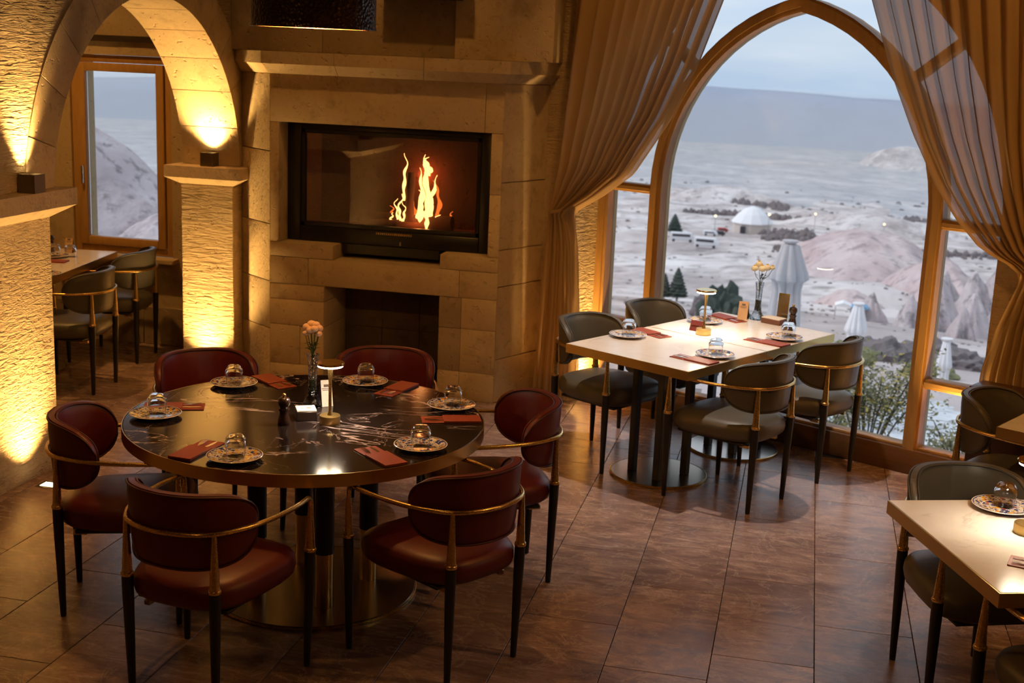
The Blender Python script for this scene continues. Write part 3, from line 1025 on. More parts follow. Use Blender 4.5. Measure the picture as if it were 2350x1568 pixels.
def pouch_parts():
    e = empty('cutlery_pouch')
    link('pouch_body', bevel_mesh('pouch_body', MB().box(-.13, .13, -.05, .05, 0, .0045), .0015, 1), 'pouch_leather', e)
    link('pocket', bevel_mesh('pocket', MB().box(-.13, .035, -.05, .05, .0072, .0102), .0012, 1), 'pouch_leather', e)
    MB().box(-.13, -.125, -.05, .05, .0042, .0075).box(-.13, .035, -.05, -.047, .0042, .0075).box(-.13, .035, .047, .05, .0042, .0075).build('seam', 'pouch_leather', e)
    return e
def fork_mesh():
    mb = MB()
    z = lambda x: .0048 + (.006 * max(0, (x - .02) / .075) if x > .02 else 0)
    def strip(pts):
        # pts: (x, ylow, yhigh)
        v, f = [], []
        for x, a, c in pts:
            v += [(x, a, z(x)), (x, c, z(x)), (x, c, z(x) + .0018), (x, a, z(x) + .0018)]
        for i in range(len(pts) - 1):
            k = 4 * i
            f += [(k, k + 1, k + 5, k + 4), (k + 1, k + 2, k + 6, k + 5), (k + 2, k + 3, k + 7, k + 6), (k + 3, k, k + 4, k + 7)]
        k = 4 * (len(pts) - 1)
        f += [(0, 3, 2, 1), (k, k + 1, k + 2, k + 3)]
        mb.add(v, f)
    strip([(-.09, -.008, .008), (-.04, -.006, .006), (.0, -.0032, .0032), (.03, -.003, .003), (.045, -.009, .009), (.056, -.0105, .0105)])
    for k in range(4):
        c = -.0086 + .0057 * k
        strip([(.055, c - .0016, c + .0016), (.098, c - .0009, c + .0009)])
    return mb.mesh('fork')
def knife_mesh():
    pts = [(-.10, -.006), (.0, -.005), (.012, -.006), (.07, -.0075), (.098, -.003), (.10, .002), (.09, .0055), (.012, .0055), (0, .005), (-.10, .006)]
    return MB().prism(pts, .0048, .0068, 'z').mesh('knife')
FM, KM = fork_mesh(), knife_mesh()
FM.materials.append(MATS['cutlery_steel']); KM.materials.append(MATS['cutlery_steel'])
pouch0 = pouch_parts()
SET = [  # plate xy, glass offset, pouch xy+angle, words
 ((-2.554, 5.491), (.0, .0), (-2.405, 5.612, -37), 'far left of the round table before the column side chair', 'round table settings'),
 ((-2.637, 4.887), (.0, .012), (-2.632, 5.045, 22), 'left end of the round table by the pillar side chair', 'round table settings'),
 ((-2.075, 4.462), (.0, .01), (-2.258, 4.508, 85), 'near left of the round table before the camera side chair', 'round table settings'),
 ((-1.439, 4.853), (.0, .0), (-1.553, 4.680, 138), 'near right of the round table before the front right chair', 'round table settings'),
 ((-1.487, 5.490), (.0, .02), (-1.432, 5.288, 201), 'right end of the round table before the right chair', 'round table settings'),
 ((-1.991, 5.748), (.0, .01), (-1.815, 5.697, 258), 'far right of the round table before the fireplace chair', 'round table settings'),
 ((-.939, 7.350), (.0, .03), (-.822, 7.487, -40), 'near left of the white window table', 'window table settings'),
 ((-.410, 7.034), (.0, .03), (-.512, 6.897, 150), 'near right front of the white window table', 'window table settings'),
 ((-.050, 7.663), (.02, .04), (-.147, 7.518, 150), 'far right of the white window table', 'window table settings'),
 ((-.544, 7.963), (.0, .03), (-.415, 8.150, -44), 'far left of the white window table behind the sign', 'window table settings'),
 ((.815, 4.884), (.01, .02), (.893, 4.305, 165), 'cut off white table at the lower right', 'right table settings'),
]
first = True
for (px, py), (gx, gy), (nx, ny, na), words, grp in SET:
    p = link('plate', PM, None, None, (px, py, TZ), random.uniform(0, 6))
    tag(p, 'patterned ceramic plate, ' + words, 'plate', grp)
    g = link('tumbler', GM, None, None, (px + gx, py + gy, TZ + .0085))
    tag(g, 'upside down glass on plate, ' + words, 'glass', grp)
    q = pouch0 if first else copy_tree(pouch0)
    first = False
    q.location = (nx, ny, TZ)
    q.rotation_euler = (0, 0, R(na))
    tag(q, 'brown leather cutlery pouch, ' + words, 'pouch', grp)
    ca, sa = math.cos(R(na)), math.sin(R(na))
    for me, nm, off, da in ((FM, 'fork', .018, .06), (KM, 'knife', -.016, -.05)):
        k = link(nm, me, None, None, (nx + ca * .02 - sa * off, ny + sa * .02 + ca * off, TZ), R(na) + da)
        tag(k, f'steel {nm} in leather pouch, ' + words, nm, grp)
# side room setting
p = link('plate', PM, None, None, (-5.30, 8.35, TZ)); tag(p, 'patterned plate on the side room table', 'plate', 'side room settings')
p = link('plate', PM, None, None, (-4.93, 7.66, TZ)); tag(p, 'patterned plate at the near end of the side room table', 'plate', 'side room settings')
for i, (x, y, wds) in enumerate(((-5.30, 8.37, 'left upside down glass on the side room plate'), (-5.20, 8.42, 'right upside down glass on the side room table'))):
    g = link('tumbler', GM, None, None, (x, y, TZ + (.0085 if i == 0 else .0))); tag(g, wds, 'glass', 'side room settings')
q = copy_tree(pouch0); q.location = (-5.22, 8.17, TZ); q.rotation_euler = (0, 0, R(190)); tag(q, 'brown leather cutlery pouch on the side room table', 'pouch', 'side room settings')

# lamps
def table_lamp(x, y, lab):
    t = empty('table_lamp', (x, y, TZ))
    tag(t, lab, 'lamp', 'rechargeable brass table lamps')
    MB().lathe([(.0435, 0), (.0445, .002), (.0445, .036), (.043, .038)], 40).build('lamp_base', 'brass_edge', t, smooth=True, sharp=30)
    MB().lathe([(.012, .038), (.0075, .05), (.0065, .10), (.007, .18), (.011, .235), (.013, .254)], 20).build('stem', 'brass', t, smooth=True, sharp=50)
    MB().lathe([(.012, .254), (.053, .256), (.0605, .262), (.0605, .268), (.057, .272), (.0005, .272)], 40).build('shade', 'gold_polish', t, smooth=True, sharp=40)
    MB().lathe([(.0135, .2525), (.054, .2535), (.054, .2548), (.0135, .2538)], 40, caps=False).build('diffuser', 'lamp_diffuser', t, smooth=True)
    return t
table_lamp(-1.907, 5.052, 'brass disc table lamp glowing on the black round table')
table_lamp(-.521, 7.595, 'brass disc table lamp glowing on the white window table')
table_lamp(.866, 4.640, 'brass disc table lamp at the right edge on the white table')

def mill(x, y, lab):
    t = empty('pepper_mill', (x, y, TZ))
    tag(t, lab, 'pepper mill', 'dark wooden pepper mills')
    MB().lathe([(.026, 0), (.027, .004), (.0265, .02), (.020, .045), (.0185, .055), (.0225, .062), (.024, .072)], 24).build('body', 'dark_wood_mill', t, smooth=True, sharp=60)
    MB().lathe([(.016, .072), (.0175, .077), (.025, .090), (.0265, .101), (.0235, .114), (.012, .122)], 24).build('cap', 'dark_wood_mill', t, smooth=True, sharp=60)
    MB().lathe([(.006, .122), (.0085, .126), (.009, .132), (.005, .138)], 14).build('knob', 'brass', t, smooth=True, sharp=60)
mill(-2.082, 4.968, 'dark turned pepper mill on the black round table')
mill(-.012, 8.085, 'dark turned pepper mill on the white window table')
mill(-5.46, 8.58, 'dark turned pepper mill on the side room table')

def vase(x, y, lab):
    t = tag(empty('bud_vase', (x, y, TZ)), lab, 'vase', 'crystal bud vases')
    H = .24
    out = [(.046, 0), (.047, .006), (.036, .03), (.024, .055), (.0195, .09), (.0195, .15), (.022, .20), (.028, H)]
    inn = [(.0255, H), (.0195, .20), (.0165, .15), (.0165, .09), (.016, .06), (.001, .05)]
    mb = MB().lathe([(.001, 0)] + out + inn, 24, caps=False)
    mb.build('vase_body', 'crystal_glass', t, smooth=True, sharp=60)
    MB().lathe([(.001, .052), (.0155, .062), (.016, .09), (.016, .125), (.001, .125)], 14).build('green_filling', 'leaf_green', t, smooth=True)
    return t
vase(-2.078, 5.284, 'cut crystal bud vase with pink flowers on the round table')
vase(-.233, 8.212, 'cut crystal bud vase with cream flowers on the window table')
def flower(x, y, dx, dy, h, r, mat, lab, grp, heart=False):
    t = tag(empty('flower', (x, y, TZ)), lab, 'flower', grp)
    path = catmull([(0, 0, .13), (dx * .15, dy * .15, .24), (dx * .7, dy * .7, h - .05), (dx, dy, h - r * .6)], 5)
    MB().tube(path, .0018, 5).build('stem', 'stem_green', t, smooth=True)
    bm = bmesh.new()
    bmesh.ops.create_icosphere(bm, subdivisions=3, radius=r)
    for v in bm.verts:
        d_ = v.co.normalized()
        k = 1 + .09 * math.sin(19 * d_.x + 3) * math.sin(19 * d_.y) * math.sin(17 * d_.z + 1)
        v.co *= k
        v.co.z *= .82
    me = bpy.data.meshes.new('bloom'); bm.to_mesh(me); bm.free()
    me.shade_smooth()
    hd = link('bloom', me, mat, t, (dx, dy, h))
    if heart: MB().lathe([(.009, 0), (.008, .004), (.004, .007)], 10, (0, 0, r * .76)).build('heart', 'flower_heart', hd, smooth=True)
    for q in range(2):
        a = random.uniform(0, 6.3)
        z = .255 + .02 * q
        l0 = Vector((dx * .3, dy * .3, z)); l1 = l0 + Vector((math.cos(a) * .018, math.sin(a) * .018, .014)); l2 = l0 + Vector((math.cos(a) * .04, math.sin(a) * .04, .016))
        pr = Vector((-math.sin(a), math.cos(a), 0))
        MB().add([l0, l1 + pr * .006, l2, l1 - pr * .006, l1 + Vector((0, 0, .0015))], [(0, 1, 4), (1, 2, 4), (2, 3, 4), (3, 0, 4), (0, 3, 2, 1)]).build('leaf', 'leaf_green', t)
for dx, dy, h, r in ((-.030, .0, .362, .019), (-.012, .012, .374, .020), (.010, .008, .372, .020), (.028, .0, .360, .019), (-.004, -.016, .352, .021), (-.030, -.012, .335, .015), (.030, -.010, .338, .016), (.014, -.020, .360, .018)):
    flower(-2.078, 5.284, dx, dy, h, r, 'flower_pink', 'pale pink button chrysanthemum in the round table vase', 'pink flowers in the round table vase')
for dx, dy, h, r in ((-.040, .0, .325, .022), (-.014, .008, .352, .023), (.008, -.012, .328, .024), (.038, .0, .335, .023), (.070, .006, .335, .015)):
    flower(-.233, 8.212, dx, dy, h, r, 'flower_cream', 'cream yellow chrysanthemum in the window table vase', 'cream flowers in the window table vase', True)

# cards, boxes, sign
def napkin_box(x, y, rz, lab, mat='card_holder', w=.088, d=.088, h=.042, mark=True):
    t = tag(empty('paper_box', (x, y, TZ), rz), lab, 'box', 'boxes of paper slips')
    mb = MB().box(-w / 2, w / 2, -d / 2, d / 2, 0, h)
    link('box_body', bevel_mesh('box_body', mb, .003, 1), mat, t)
    link('paper_stack', bevel_mesh('paper_stack', MB().box(-w / 2 + .002, w / 2 - .002, -d / 2 + .002, d / 2 - .002, h, h + .006), .0008, 1), 'paper', t)
    if mark:
        MB().lathe([(.011, h + .0060), (.010, h + .0066)], 16, (.012, .0, 0)).build('emblem', 'emblem_ink', t)
        MB().box(-.026, -.008, -.006, -.003, h + .006, h + .0064).box(-.024, -.010, .001, .003, h + .006, h + .0064).build('printed_line', 'emblem_ink', t)
napkin_box(-2.030, 5.085, R(28), 'dark box holding white paper slips on the round table')
napkin_box(-.125, 8.125, R(-30), 'brown leather box of white slips on the window table', 'box_leather', .135, .09, .032, False)
napkin_box(-5.60, 8.45, R(8), 'dark box of white slips on the side room table', 'card_holder', .12, .09, .04, False)
def stand_card(x, y, rz, lab, mat, w=.065, h=.115, lean=15):
    t = tag(empty('stand_card', (x, y, TZ), rz), lab, 'card', 'standing table cards')
    l = R(lean)
    def P(u, v_, o): return (u, v_ * math.sin(l) - o * math.cos(l), v_ * math.cos(l) + o * math.sin(l))
    c = [(-w / 2, 0), (w / 2, 0), (w / 2, h), (-w / 2, h)]
    v = [P(a, b_, 0) for a, b_ in c] + [P(a, b_, .002) for a, b_ in c]
    fc = [(0, 1, 2, 3), (7, 6, 5, 4)] + [(i, (i + 1) % 4, 4 + (i + 1) % 4, 4 + i) for i in range(4)]
    MB().add(v, fc).build('card_face', mat, t)
    mb = MB()
    for (u0, u1, v0, v1) in ((-.012, .012, .088, .100), (-.022, .022, .080, .083), (-.018, .018, .073, .076)):
        q = [(u0, v0), (u1, v0), (u1, v1), (u0, v1)]
        vv = [P(a, b_, .002) for a, b_ in q] + [P(a, b_, .0025) for a, b_ in q]
        mb.add(vv, fc)
    mb.build('printed_line', 'ink', t)
    # back leg of the A shape
    d_ = h * math.sin(l) * 2
    v = [(-w / 2, d_, 0), (w / 2, d_, 0), P(w / 2, h, -.0005), P(-w / 2, h, -.0005), (-w / 2, d_ - .003, 0), (w / 2, d_ - .003, 0), P(w / 2, h - .003, -.0005), P(-w / 2, h - .003, -.0005)]
    MB().add(v, fc).build('card_back', 'card_holder', t)
stand_card(-2.012, 5.300, R(35), 'white standing card leaning beside the crystal vase on the round table', 'paper', .05, .12, 18)
stand_card(-.325, 8.165, R(-12), 'kraft brown standing card on the window table', 'kraft_card', .062, .115, 14)
stand_card(-5.33, 8.60, R(5), 'kraft brown standing card on the side room table', 'kraft_card', .06, .105, 12)
# reserved sign
t = tag(empty('reserved_sign', (-.572, 7.668, TZ), R(-24)), 'small maroon RESERVED tent sign beside the window table lamp', 'sign')
w_, h_ = .092, .062
MB().add([(-w_ / 2, 0, 0), (w_ / 2, 0, 0), (w_ / 2, .022, h_), (-w_ / 2, .022, h_), (-w_ / 2, .048, 0), (w_ / 2, .048, 0)], [(0, 1, 2, 3), (3, 2, 5, 4), (0, 4, 5, 1), (1, 5, 2), (0, 3, 4)]).build('sign_body', 'sign_maroon', t)
fc_ = bpy.data.curves.new('lettering', 'FONT')
fc_.body = 'RESERVED'; fc_.size = .0165; fc_.align_x = 'CENTER'; fc_.extrude = .0004
tmp = bpy.data.objects.new('lettering_source', fc_)
C.objects.link(tmp)
bpy.context.view_layer.update()
lm = bpy.data.meshes.new_from_object(tmp.evaluated_get(bpy.context.evaluated_depsgraph_get()))
bpy.data.objects.remove(tmp)
lo = link('lettering', lm, 'gold_polish', t, (0, .0225 * .40, .062 * .40), rot3=(math.atan2(h_, .022), 0, 0))
lo.location = (0, .0085 - .0008, .0245)
# gold upright mirror panel
t = tag(empty('gold_panel', (-.080, 8.285, TZ), R(-20)), 'polished gold upright panel standing behind the slip box', 'card stand')
link('panel', bevel_mesh('panel', MB().box(-.037, .037, -.002, .002, .006, .166), .001, 1), 'gold_polish', t, rot3=(R(-6), 0, 0))
link('foot', bevel_mesh('foot', MB().box(-.037, .037, -.025, .03, 0, .006), .001, 1), 'gold_polish', t)

# ------------------------------------------------------------------ glazed fireplace insert
IY = FY + .145
t = tag(empty('fireplace_insert', ((OL + OR) / 2, IY, 1.0)), 'black framed glass fronted fireplace insert with a burning fire', 'fireplace')
hw = (OR - OL) / 2 - .004
sx, sz0, sz1 = .643, .105, .775
for d_ in ((-hw, -sx, 0, .04, 0, .815), (sx, hw, 0, .04, 0, .815), (-sx, sx, 0, .04, 0, sz0), (-sx, sx, 0, .04, sz1, .815)):
    bbox_obj('frame_bar', d_, 'black_frame', t, .006, 2)
for d_ in ((-sx, -sx + .03, .012, .05, sz0, sz1), (sx - .03, sx, .012, .05, sz0, sz1), (-sx, sx, .012, .05, sz0, sz0 + .03), (-sx, sx, .012, .05, sz1 - .03, sz1)):
    bbox_obj('inner_frame_bar', d_, 'black_frame', t, .004, 1)
MB().box(-sx + .01, sx - .01, .028, .033, sz0 + .01, sz1 - .01).build('glass_door', 'insert_glass', t)
bbox_obj('ash_drawer', (-.335, .37, .004, .10, -.07, .0), 'black_frame', t, .004, 1)
for k in range(18):
    bbox_obj('vent_slat', (-.085 + k * .0145, -.085 + k * .0145 + .009, -.004, .004, .078, .094), 'brass', t, .001, 1)
bbox_obj('latch', (.085, .10, -.014, .003, .012, .04), 'steel', t, .002, 1)
# chamber
for d_ in ((-sx, sx, .40, .42, .02, .80), (-sx - .02, -sx, .05, .42, .02, .80), (sx, sx + .02, .05, .42, .02, .80), (-sx, sx, .05, .42, .06, .10), (-sx, sx, .05, .42, .79, .80)):
    MB().box(*d_).build('chamber_wall', 'stone_chamber', t)
def log(name, p0, p1, r, mat, parent=None):
    P0, P1 = Vector(p0), Vector(p1)
    n = 7
    path = [P0.lerp(P1, i / n) + Vector((random.uniform(-.1, .1), random.uniform(-.1, .1), random.uniform(-.1, .1))) * r for i in range(n + 1)]
    mb = MB().tube(path, [r * random.uniform(.85, 1.1) for _ in path], 9)
    return mb.build(name, mat, parent, smooth=True, sharp=60)
IX0 = (OL + OR) / 2
for i, (a, c, r, lab) in enumerate((((-.18, .26, .15), (.40, .20, .16), .05, 'charred log lying across the back of the burning fire'),
                               ((.02, .12, .13), (.34, .24, .13), .038, 'charred log on the right of the burning fire'),
                               ((-.20, .14, .13), (.16, .22, .14), .036, 'charred log on the left of the burning fire'),
                               ((.09, .20, .14), (.085, .22, .50), .03, 'upright dark log standing between the two flames'))):
    o = log('fire_log', Vector(a) + Vector((IX0, IY, 1.0)), Vector(c) + Vector((IX0, IY, 1.0)), r, 'ember_log')
    tag(o, lab, 'log', 'logs in the fireplace insert')
random.seed(11)
for k in range(26):
    o = None
mb = MB()
for k in range(40):
    x, y = random.gauss(.10, .16), random.uniform(.10, .28)
    r = random.uniform(.008, .022)
    mb.lathe([(r * .6, 0), (r, r * .5), (r * .4, r * .9)], 6, (IX0 + x, IY + y, 1.10 + r * .2))
tag(mb.build('embers', 'ember', None), 'glowing embers heaped under the fire logs', 'embers', None, 'stuff')
# flames: tapering tongues, an outer orange skin and a bright core, both lens shaped bodies
FL = tag(empty('flame', (IX0, IY, 1.0)), 'tall orange flames burning behind the insert glass', 'flame')
def tongue(x, y, z0, h, w, sw, ph, mat, nm, par):
    n, k = 18, 8
    path, rad = [], []
    for i in range(n + 1):
        u = i / n
        path.append((x + sw * math.sin(ph + u * 5.5) * u + .012 * math.sin(ph * 3 + u * 17) * u, y + .012 * math.sin(ph + 4 * u), z0 + h * u))
        rad.append(max(.002, w * (math.sin(PI * min(1, u * .9 + .12)) ** .8) * (1 + .28 * math.sin(u * 21 + ph * 2)) * (1 - .55 * u)))
    return MB().tube(path, rad, k).build(nm, mat, par, smooth=True, sharp=80)
for x, y, z0, h, w, sw, ph in ((.215, .20, .13, .50, .052, .03, .4), (.175, .17, .12, .42, .042, -.02, 1.5), (.245, .22, .13, .36, .040, .03, 2.8), (.16, .21, .12, .26, .035, .02, 4.1), (.235, .14, .12, .22, .03, -.02, 5.2), (.20, .24, .48, .13, .05, .02, .9),
                               (.045, .20, .30, .33, .022, -.018, .3), (.03, .18, .13, .22, .018, .02, 2.2), (-.005, .21, .12, .19, .014, -.02, 3.3), (.055, .17, .12, .17, .016, .01, 4.6), (.30, .2, .12, .10, .016, .02, 1.1), (-.04, .2, .12, .09, .014, .01, 2.6)):
    o = tongue(x, y, z0, h, w * .62, sw, ph, 'flame_core', 'flame_tongue', FL)
for x, y, z0, h, w, sw, ph in ((.10, .27, .12, .26, .02, .03, .7), (.27, .27, .12, .33, .02, -.03, 2.0), (.36, .26, .12, .12, .018, .02, 3.0), (-.07, .26, .12, .13, .02, .02, 4.0)):
    tongue(x, y, z0, h, w, sw, ph, 'flame_outer', 'flame_tongue', FL)
point('fire_light', FL, (.15, .335, .48), 4.5, (1, .18, .04), .05)
point('fire_low_light', FL, (.18, .10, .20), 2.5, (1, .30, .08), .05)

# lower firebox: charred logs
random.seed(5)
for a, c, r, lab in (((-3.06, 8.55, .10), (-2.70, 8.60, .16), .045, 'black charred log leaning at the left in the open firebox'),
                     ((-2.86, 8.50, .07), (-2.52, 8.60, .09), .05, 'black charred log lying across the open firebox floor'),
                     ((-2.56, 8.46, .10), (-2.48, 8.66, .10), .055, 'short black log end on the right of the open firebox'),
                     ((-3.10, 8.62, .05), (-2.60, 8.66, .05), .04, 'thin charred log at the back of the open firebox')):
    tag(log('charred_log', a, c, r, 'char_log'), lab, 'log', 'charred logs in the open firebox')

# ------------------------------------------------------------------ light fittings
def uplight(x, y, z, lab, power, direction, rz=0, size=74, s=.095):
    t = tag(empty('uplight', (x, y, z), rz), lab, 'uplight', 'bronze box uplights')
    h = s / 2
    mb = MB().box(-h, h, -h, -h + .006, 0, s).box(-h, h, h - .006, h, 0, s).box(-h, -h + .006, -h + .006, h - .006, 0, s).box(h - .006, h, -h + .006, h - .006, 0, s).box(-h + .006, h - .006, -h + .006, h - .006, 0, .008)
    mb.build('housing', 'bronze_box', t)
    MB().lathe([(h - .012, s - .022), (h - .014, s - .018)], 20).build('lens', 'uplight_lens', t)
    spot('uplight_beam', t, (0, 0, s + .004), direction, power, size, 1.0, WARM, .025)
uplight(-3.855, 5.905, 1.54, 'bronze box uplight on the near pillar capital', P_UP_A, (-.14, 0, 1))
uplight(-4.10, 8.435, 1.475, 'bronze box uplight on the far column capital under the arch', P_UP_B, (.0, .03, 1), size=112)
def floor_light(x, y, rz, lab, power, direction, size=95):
    t = tag(empty('floor_light', (x, y, 0), rz), lab, 'floor light', 'recessed floor uplights')
    link('bezel', bevel_mesh('bezel', MB().box(-.065, .065, -.05, .05, -.008, .003), .002, 1), 'base_metal', t)
    link('lens', bevel_mesh('lens', MB().box(-.045, .045, -.03, .03, .003, .0045), .001, 1), 'floor_lens', t)
    spot('floor_beam', t, (0, 0, .012), direction, power, size, 1.0, WARM, .03)
floor_light(-3.765, 5.83, 0, 'square recessed floor light glowing at the near pillar foot', P_FLOOR_A, (-.12, 0, 1), 100)
floor_light(-4.11, 8.27, 0, 'recessed floor light at the foot of the far arch column', P_FLOOR_B, (0, .10, 1), 100)
p = wp(-1.31, -.20)
floor_light(p.x, p.y, WA, 'recessed floor light at the left foot of the arch window', P_REVEAL, (-.12, -.1, 1), 120)
p = wp(1.30, -.22)
floor_light(p.x, p.y, WA, 'recessed floor light at the right foot of the arch window', P_REVEAL, (.16, .05, 1))

def pendant(x, y, lab, power, zb=2.40):
    t = tag(empty('pendant_lamp', (x, y, 0)), lab, 'lamp', 'hammered drum pendants')
    r, h = .252, .36
    MB().lathe([(r - .004, zb + .002), (r + .002, zb), (r + .004, zb + .004), (r + .001, zb + .012), (r + .001, zb + h), (r - .02, zb + h + .012), (.02, zb + h + .014)], 64, caps=False).build('shade', 'hammered_dark', t, smooth=True, sharp=35)
    MB().lathe([(r - .004, zb + .003), (r - .004, zb + h - .004), (.02, zb + h - .002)], 64, caps=False).build('shade_lining', 'copper_inner', t, smooth=True, sharp=35)
    MB().lathe([(.03, zb + .10), (.045, zb + .14), (.045, zb + .17), (.018, zb + .22), (.018, zb + .25)], 20).build('bulb_globe', 'bulb', t, smooth=True, sharp=60)
    MB().lathe([(.019, zb + .25), (.019, zb + h)], 16).build('socket', 'black_metal', t)
    MB().lathe([(.004, zb + h + .012), (.004, ZC - .03)], 8).build('cord', 'black_metal', t)
    MB().lathe([(.055, ZC - .03), (.06, ZC - .025), (.06, ZC)], 24).build('canopy', 'black_metal', t, smooth=True, sharp=35)
    point('pendant_glow', t, (0, 0, zb + .05), power, WARM2, .05)
pendant(-2.01, 5.09, 'dark hammered metal drum pendant above the round table', P_PENDANT)
pendant(1.0, 4.6, 'dark hammered metal drum pendant added out of frame above the right table', P_PENDANT, 2.75)  # unseen pendant, added for warm room light
pendant(-1.6, 1.2, 'dark hammered metal drum pendant added out of frame near the camera', P_PENDANT * .25, 3.0)  # another unseen one, added as weak warm fill
def downlight(x, y, lab, power, size=80, direction=(0, 0, -1), color=WARM2):  # unseen ceiling fittings, put in for light from above
    t = tag(empty('unseen_downlight', (x, y, ZC)), lab, 'downlight', 'unseen ceiling downlights')
    MB().lathe([(.055, -.002), (.06, -.008), (.045, -.008), (.043, -.001)], 24, caps=False).build('trim_ring', 'black_metal', t, smooth=True, sharp=35)
    MB().lathe([(.042, -.004), (.04, -.002)], 20).build('lens', 'uplight_lens', t)
    spot('downlight_beam', t, (0, 0, -.02), direction, power, size, .8, color, .04)
downlight(-.55, 7.1, 'unseen ceiling downlight over the window table', P_DOWN * 5.5, 52, color=WARM3)
downlight(-2.4, 4.2, 'unseen ceiling downlight over the front of the round table', P_DOWN * .6, 75)
downlight(.9, 4.6, 'unseen ceiling downlight over the right table', P_DOWN * 1.3, 44, color=WARM3)
downlight(-5.3, 7.6, 'added unseen downlight over the side room table', P_DOWN * 3.2, 100)
downlight(-.95, 7.0, 'added unseen downlight washing the left drape', P_DOWN * 1.3, 55, (.0, .62, -1))  # added wash that brightens the left drape
downlight(.95, 6.1, 'added unseen downlight washing the right drape', P_DOWN * 1.5, 80, (.25, .9, -1.6))  # added warm wash on the front of the right drape
downlight(-2.8, 7.2, 'added unseen downlight before the fireplace', P_DOWN * .8, 80, (0, .25, -1))

# ------------------------------------------------------------------ curtains
def lerp_table(tab, z):
    """tab: rows sorted by falling z of (z, outer, inner, amplitude)"""
    if z >= tab[0][0]: return tab[0][1:]
    for a, c in zip(tab, tab[1:]):
        if a[0] >= z >= c[0]:
            f_ = (a[0] - z) / (a[0] - c[0])
            return tuple(p + (q - p) * f_ for p, q in zip(a[1:], c[1:]))
    return tab[-1][1:]
def curtain(name, tab, folds, lab, ph, tie_z, tie_s, tmid=-.45, gather=.55):
    t = tag(empty(name, WO, WA), lab, 'curtain', 'tied back drapes at the arch window')
    z0, z1 = tab[0][0], tab[-1][0]
    NU, NV = folds * 14, 90
    v, f = [], []
    for j in range(NV + 1):
        z = z0 + (z1 - z0) * j / NV
        o_, i_, am = lerp_table(tab, z)
        for i in range(NU + 1):
            u = i / NU
            uu = u ** (1 - gather * .45)
            wob = .35 * math.sin(u * 7 + ph + z * .8)
            s = o_ + (i_ - o_) * uu
            a = 2 * PI * folds * u + ph + wob
            tt = tmid + am * (math.sin(a) + .35 * math.sin(2 * a + 1.1 + z * .6) + .25 * math.sin(.37 * a + 2))
            s += am * .35 * math.cos(a) * (1 if i_ > o_ else -1) * (0 if i in (0, NU) else 1)
            v.append((s, tt, z))
    for j in range(NV):
        for i in range(NU):
            k = j * (NU + 1) + i
            f.append((k, k + 1, k + NU + 2, k + NU + 1))
    me = bpy.data.meshes.new('drape')
    me.from_pydata(v, [], f)
    me.shade_smooth()
    link('drape', me, 'curtain_fabric', t)
    loop = [(tie_s + .085 * math.cos(a), tmid + .075 * math.sin(a), tie_z + .02 * math.cos(a)) for a in [2 * PI * k / 24 for k in range(24)]]
    mb = MB()
    mb.tube(loop, .012, 6, True)
    mb.build('tieback', 'curtain_fabric', t, smooth=True)
    return t
K = .036
LT = [(3.45, -1.42, -.06, .056), (2.694, -1.453, -.357, .056), (2.311, -1.479, -.507, .056), (1.988, -1.495, -.67, .056), (1.615, -1.507, -.94, .056), (1.452, -1.52, -1.172, .054), (1.322, -1.535, -1.40, .054), (1.25, -1.55, -1.385, .04), (1.086, -1.583, -1.345, .035), (.661, -1.604, -1.312, .04), (.06, -1.63, -1.30, .054)]
curtain('curtain', [(z, o + K, i + K, a) for z, o, i, a in LT], 11, 'brown sheer drape tied back at the left of the arch window', .4, 1.325, -1.43)
RTb = [(3.45, 1.86, .30, .036), (2.699, 1.84, .596, .036), (2.311, 1.82, .753, .036), (1.994, 1.80, .913, .036), (1.75, 1.80, 1.064, .038), (1.577, 1.80, 1.205, .04), (1.434, 1.80, 1.363, .042), (1.36, 1.80, 1.56, .045), (1.289, 1.82, 1.588, .04), (1.033, 1.90, 1.496, .04), (.80, 1.98, 1.44, .04), (.06, 2.05, 1.40, .04)]
curtain('curtain', [(z, o + K, i + K, a) for z, o, i, a in RTb], 12, 'brown sheer drape tied back at the right of the arch window', 1.7, 1.36, 1.72, gather=.15)
t = tag(empty('curtain_rod', WO, WA), 'dark rod carrying the two drapes above the arch window', 'rod')
MB().tube([(-1.62, -.45, 3.47), (2.05, -.45, 3.47)], .014, 10).build('rod', 'black_metal', t, smooth=True, sharp=50)
for s in (-1.55, .2, 1.98): MB().tube([(s, -.45, 3.47), (s, -.30, 3.47)], .01, 8).build('bracket', 'black_metal', t, smooth=True, sharp=50)

# ------------------------------------------------------------------ dark cabinet by the window
t = tag(empty('sideboard', wp(1.52, -.545), WA), 'low dark red brown wooden cabinet under the right drape', 'cabinet')
# kept clear of the drape
link('carcass', bevel_mesh('carcass', MB().box(0, 1.05, -.13, .03, .04, .72), .004, 1), 'dark_cabinet_wood', t)
link('top', bevel_mesh('top', MB().box(-.012, 1.06, -.15, .04, .72, .752), .004, 2), 'dark_cabinet_wood', t)
for k in range(2):
    dd = link('door', bevel_mesh('door', MB().box(.01 + k * .52, .505 + k * .52, -.147, -.13, .08, .70), .003, 1), 'dark_cabinet_wood', t)
    MB().tube([(.45 + k * .11, -.16, .40), (.45 + k * .11, -.16, .50)], .006, 8).build('handle', 'brass', dd, smooth=True)
link('plinth', bevel_mesh('plinth', MB().box(.02, 1.03, -.11, .02, 0, .04), .003, 1), 'black_metal', t)

